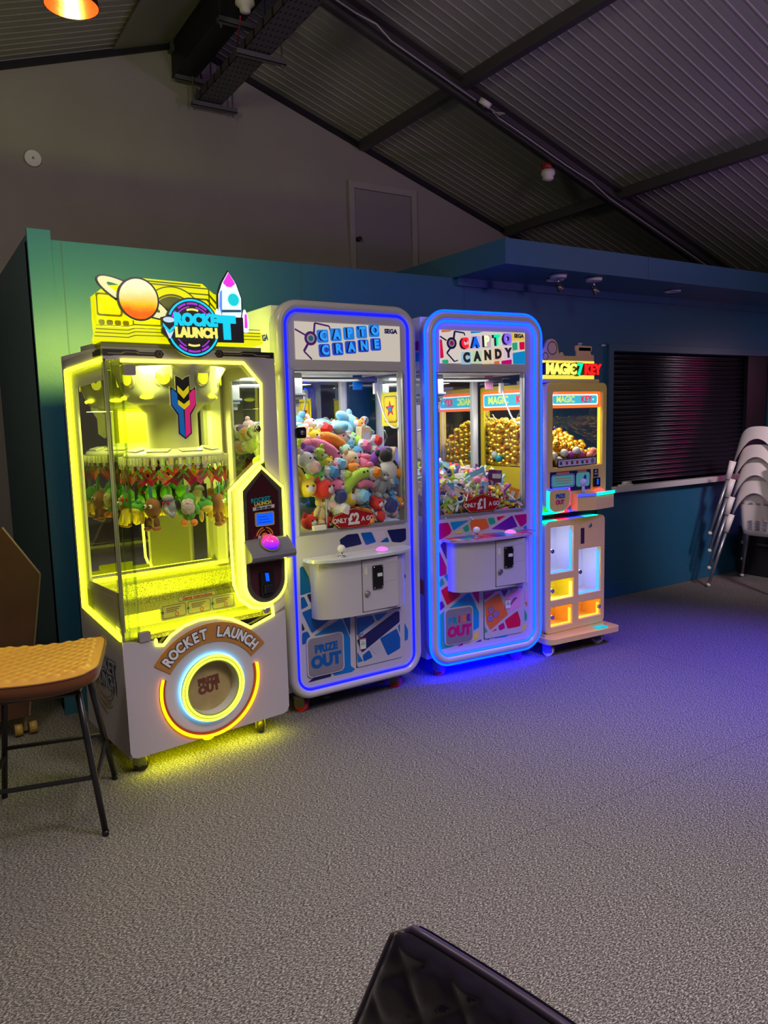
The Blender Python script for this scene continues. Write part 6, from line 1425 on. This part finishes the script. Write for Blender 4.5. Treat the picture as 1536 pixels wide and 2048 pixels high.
# leaning table top
t = thing('folded_table', 'brown folded table top leaning in the dark gap behind the stool', 'table', (0, 3.93, 0))
WD = mat('brown_laminate', (.085, .034, .020), .45, noise=(5, .2)); BAND = mat('pale_edge_band', (.30, .22, .16), .5)
pp_ = [(-.55, .10), (-.55, 1.03), (.355, 1.03), (.50, .79), (.425, .30), (.40, .10)]
obj('table_top', G().prism(pp_, 0, .022), WD, t)
g = G()
for a, b in (((.355, 1.03), (.50, .79)), ((.50, .79), (.425, .30)), ((.425, .30), (.40, .10))): g.cyl((a[0], .011, a[1]), (b[0], .011, b[1]), .009, n=6)
obj('edge_band', g, BAND, t); obj('hinge_bracket', G().box(.44, .49, .022, .05, .70, .76), STEEL, t)
obj('support_leg', G().cyl((.385, .04, .02), (.40, .035, .55), .012, n=8), BAND, t); [obj('caster_wheel', G().cyl((xx, .03, .03), (xx+.035, .03, .03), .03, n=18), mat('amber_wheel', (.45, .28, .08), .4), t) for xx in (.40, .335)]

# black quilted chair in the foreground
BL = mat('black_leatherette', (.018, .014, .034), .22, coat=.5, bump=(70, .05))
t = thing('quilted_chair', 'glossy black quilted chair back at the bottom edge of the picture', 'chair', (0, 0, 0))
Pc = Vector((.487, .760, .855)); Pt = Vector((.561, .30, .855)); Pb = Vector((.40, 1.0, .36))
def bk(a, b, off=0):
    # a along the top rail away from the corner, b downwards
    top = Pc.lerp(Pt, a); d = Vector((-.10, .30*(1-2*a)*.55, -.48)); p = top + d*b
    p = p + Vector((.012*sin(pi*a), 0, 0))
    cr = min(a, 1-a, b*1.2); edge = max(0, 1-cr/.03)
    p.x += off + (.010 if off < 0 else -.0)*edge**2
    X = a*.47; Z = b*.5
    if off < 0: q = abs(sin((X+Z*.9)*pi/.085))*abs(sin((X-Z*.9)*pi/.085)); p.x -= .006*min(1, q*1.6)**.6*(1 if cr > .03 else 0)
    rc = .06
    if a < rc and b < rc: k = 1-math.hypot(1-a/rc, 1-b/rc); p += (Vector((0, -.03, -.03)))*max(0, -k)*.9
    return p
g = G().grid(lambda a, b: bk(a, b, -.012), 90, 80); obj('backrest', g, BL, t)
g = G().grid(lambda a, b: bk(a, b, .012), 24, 24); obj('backrest_shell', g, mat('chair_shell_fabric', (.035, .03, .06), .5), t)
rim = [bk(0, b, 0) for b in [1-.05*i for i in range(20)]]+[bk(a*.05, 0, 0) for a in range(21)]+[bk(1, .05*i, 0) for i in range(1, 21)]
obj('piping', G().tube(rim, .0062, n=8), mat('purple_black_piping', (.03, .02, .05), .35), t)
obj('seat', G().box(.02, .43, .33, .78, .40, .47, .03), BL, t)
for x, y in ((.05, .36), (.05, .75), (.40, .36), (.40, .75)): obj('leg', G().cyl((x, y, 0), (x, y, .40), .014, n=10), LEGM, t)

# stack of white high chairs
HW = mat('highchair_white', (.82, .74, .74), .38); TUBE = mat('highchair_tube', (.38, .38, .42), .3, .7)
def highchair():
    t = thing('high_chair', '', 'high chair', (0, 0, 0))
    # local frame: back of the chair faces -X; feet at +-.288
    g = G()
    def back(a, b):       # a across -1..1, b 0..1 up: arched cape with an arched cut-out below
        top = .905-.12*abs(a)**2.6; low = .805-.30*abs(a)**2.0; z = low+(top-low)*b
        k = (.90-z)/.40; w = .158+.052*k; y = w*sin(a*1.35)/sin(1.35); x = -.105-.10*k + .085*(1-cos(a*1.35))
        return (x, y, z)
    g.grid(lambda a, b: back(a*2-1, b), 28, 10); g.grid(lambda a, b: tuple(Vector(back(a*2-1, b))+Vector((.012, 0, 0))), 28, 10)
    obj('backrest', g, HW, t)
    g = G(); rings = []
    for z, s in ((.44, .115), (.45, .135), (.50, .145), (.60, .152), (.70, .158)):
        rings.append([(a_, b_, z) for a_, b_ in rr(-s+.075, s*1.05, -s, s, .05, 5)])
    g.loft(rings); g.prismz(rr(-.04, .12, -.115, .115, .05, 5), .438, .446); obj('seat_bucket', g, HW, t)
    g = G(); g.keep = True
    for k in range(3):
        for j in range(9): z = .565-j*.009; y0_ = .085-k*.062; g.add(plate([[(y0_-.042+.006*((j*7+k) % 3), z), (y0_, z), (y0_, z+.004), (y0_-.042+.006*((j*7+k) % 3), z+.004)][::1]], 0, .0008, M=LEFT(-.0775)))
    g.mi = 1; g.add(plate([circ(.055, .585, .010, 16), circ(.055, .585, .0075, 16)], 0, .0008, M=LEFT(-.0775)))
    obj('warning_label', g, [mat('lbl_print', (.12, .12, .3), .5), mat('lbl_red', (.7, .05, .05), .5)], t)
    for sx, sy in ((-1, 1), (1, 1), (1, -1), (-1, -1)):
        s0 = Vector((sx*.170, sy*.170, .62)); s1 = Vector((sx*.197, sy*.197, .47)); f = Vector((sx*.288, sy*.288, .02))
        obj('leg_socket', G().cyl(s0, s1, .028, .021, n=14), HW, t)
        l = obj('leg', G().cyl(s1-(s1-s0)*.1, f, .0125, n=12), TUBE, t); obj('foot_cap', G().ball(tuple(f), (.017, .017, .018), 12, 8), WHITEP, l)
    return t
hc = highchair(); HX, HY, HR = 5.975, 3.60, radians(6)
hc.location = (HX, HY, 0); hc.rotation_euler = (0, 0, HR)
labs = ['lowest white high chair of the stack, its label side showing', 'second white high chair from the bottom of the stack', 'third white high chair from the bottom of the stack', 'topmost white high chair of the stack by the shutter']
hc['label'] = labs[0]; hc['group'] = 'stacked white high chairs'
for i in range(1, 4): dup(hc, (HX+.0*i, HY, .148*i), None, labs[i])
t = thing('black_box', 'black box standing on the floor behind the stacked high chairs', 'box', (6.62, 3.80, 0))
obj('box_body', G().box(-.26, .50, -.25, .25, 0, .44, .01), mat('box_black', (.006, .006, .009), .6), t); obj('box_handle', G().box(-.275, -.262, -.06, .06, .28, .30), STEEL, t)
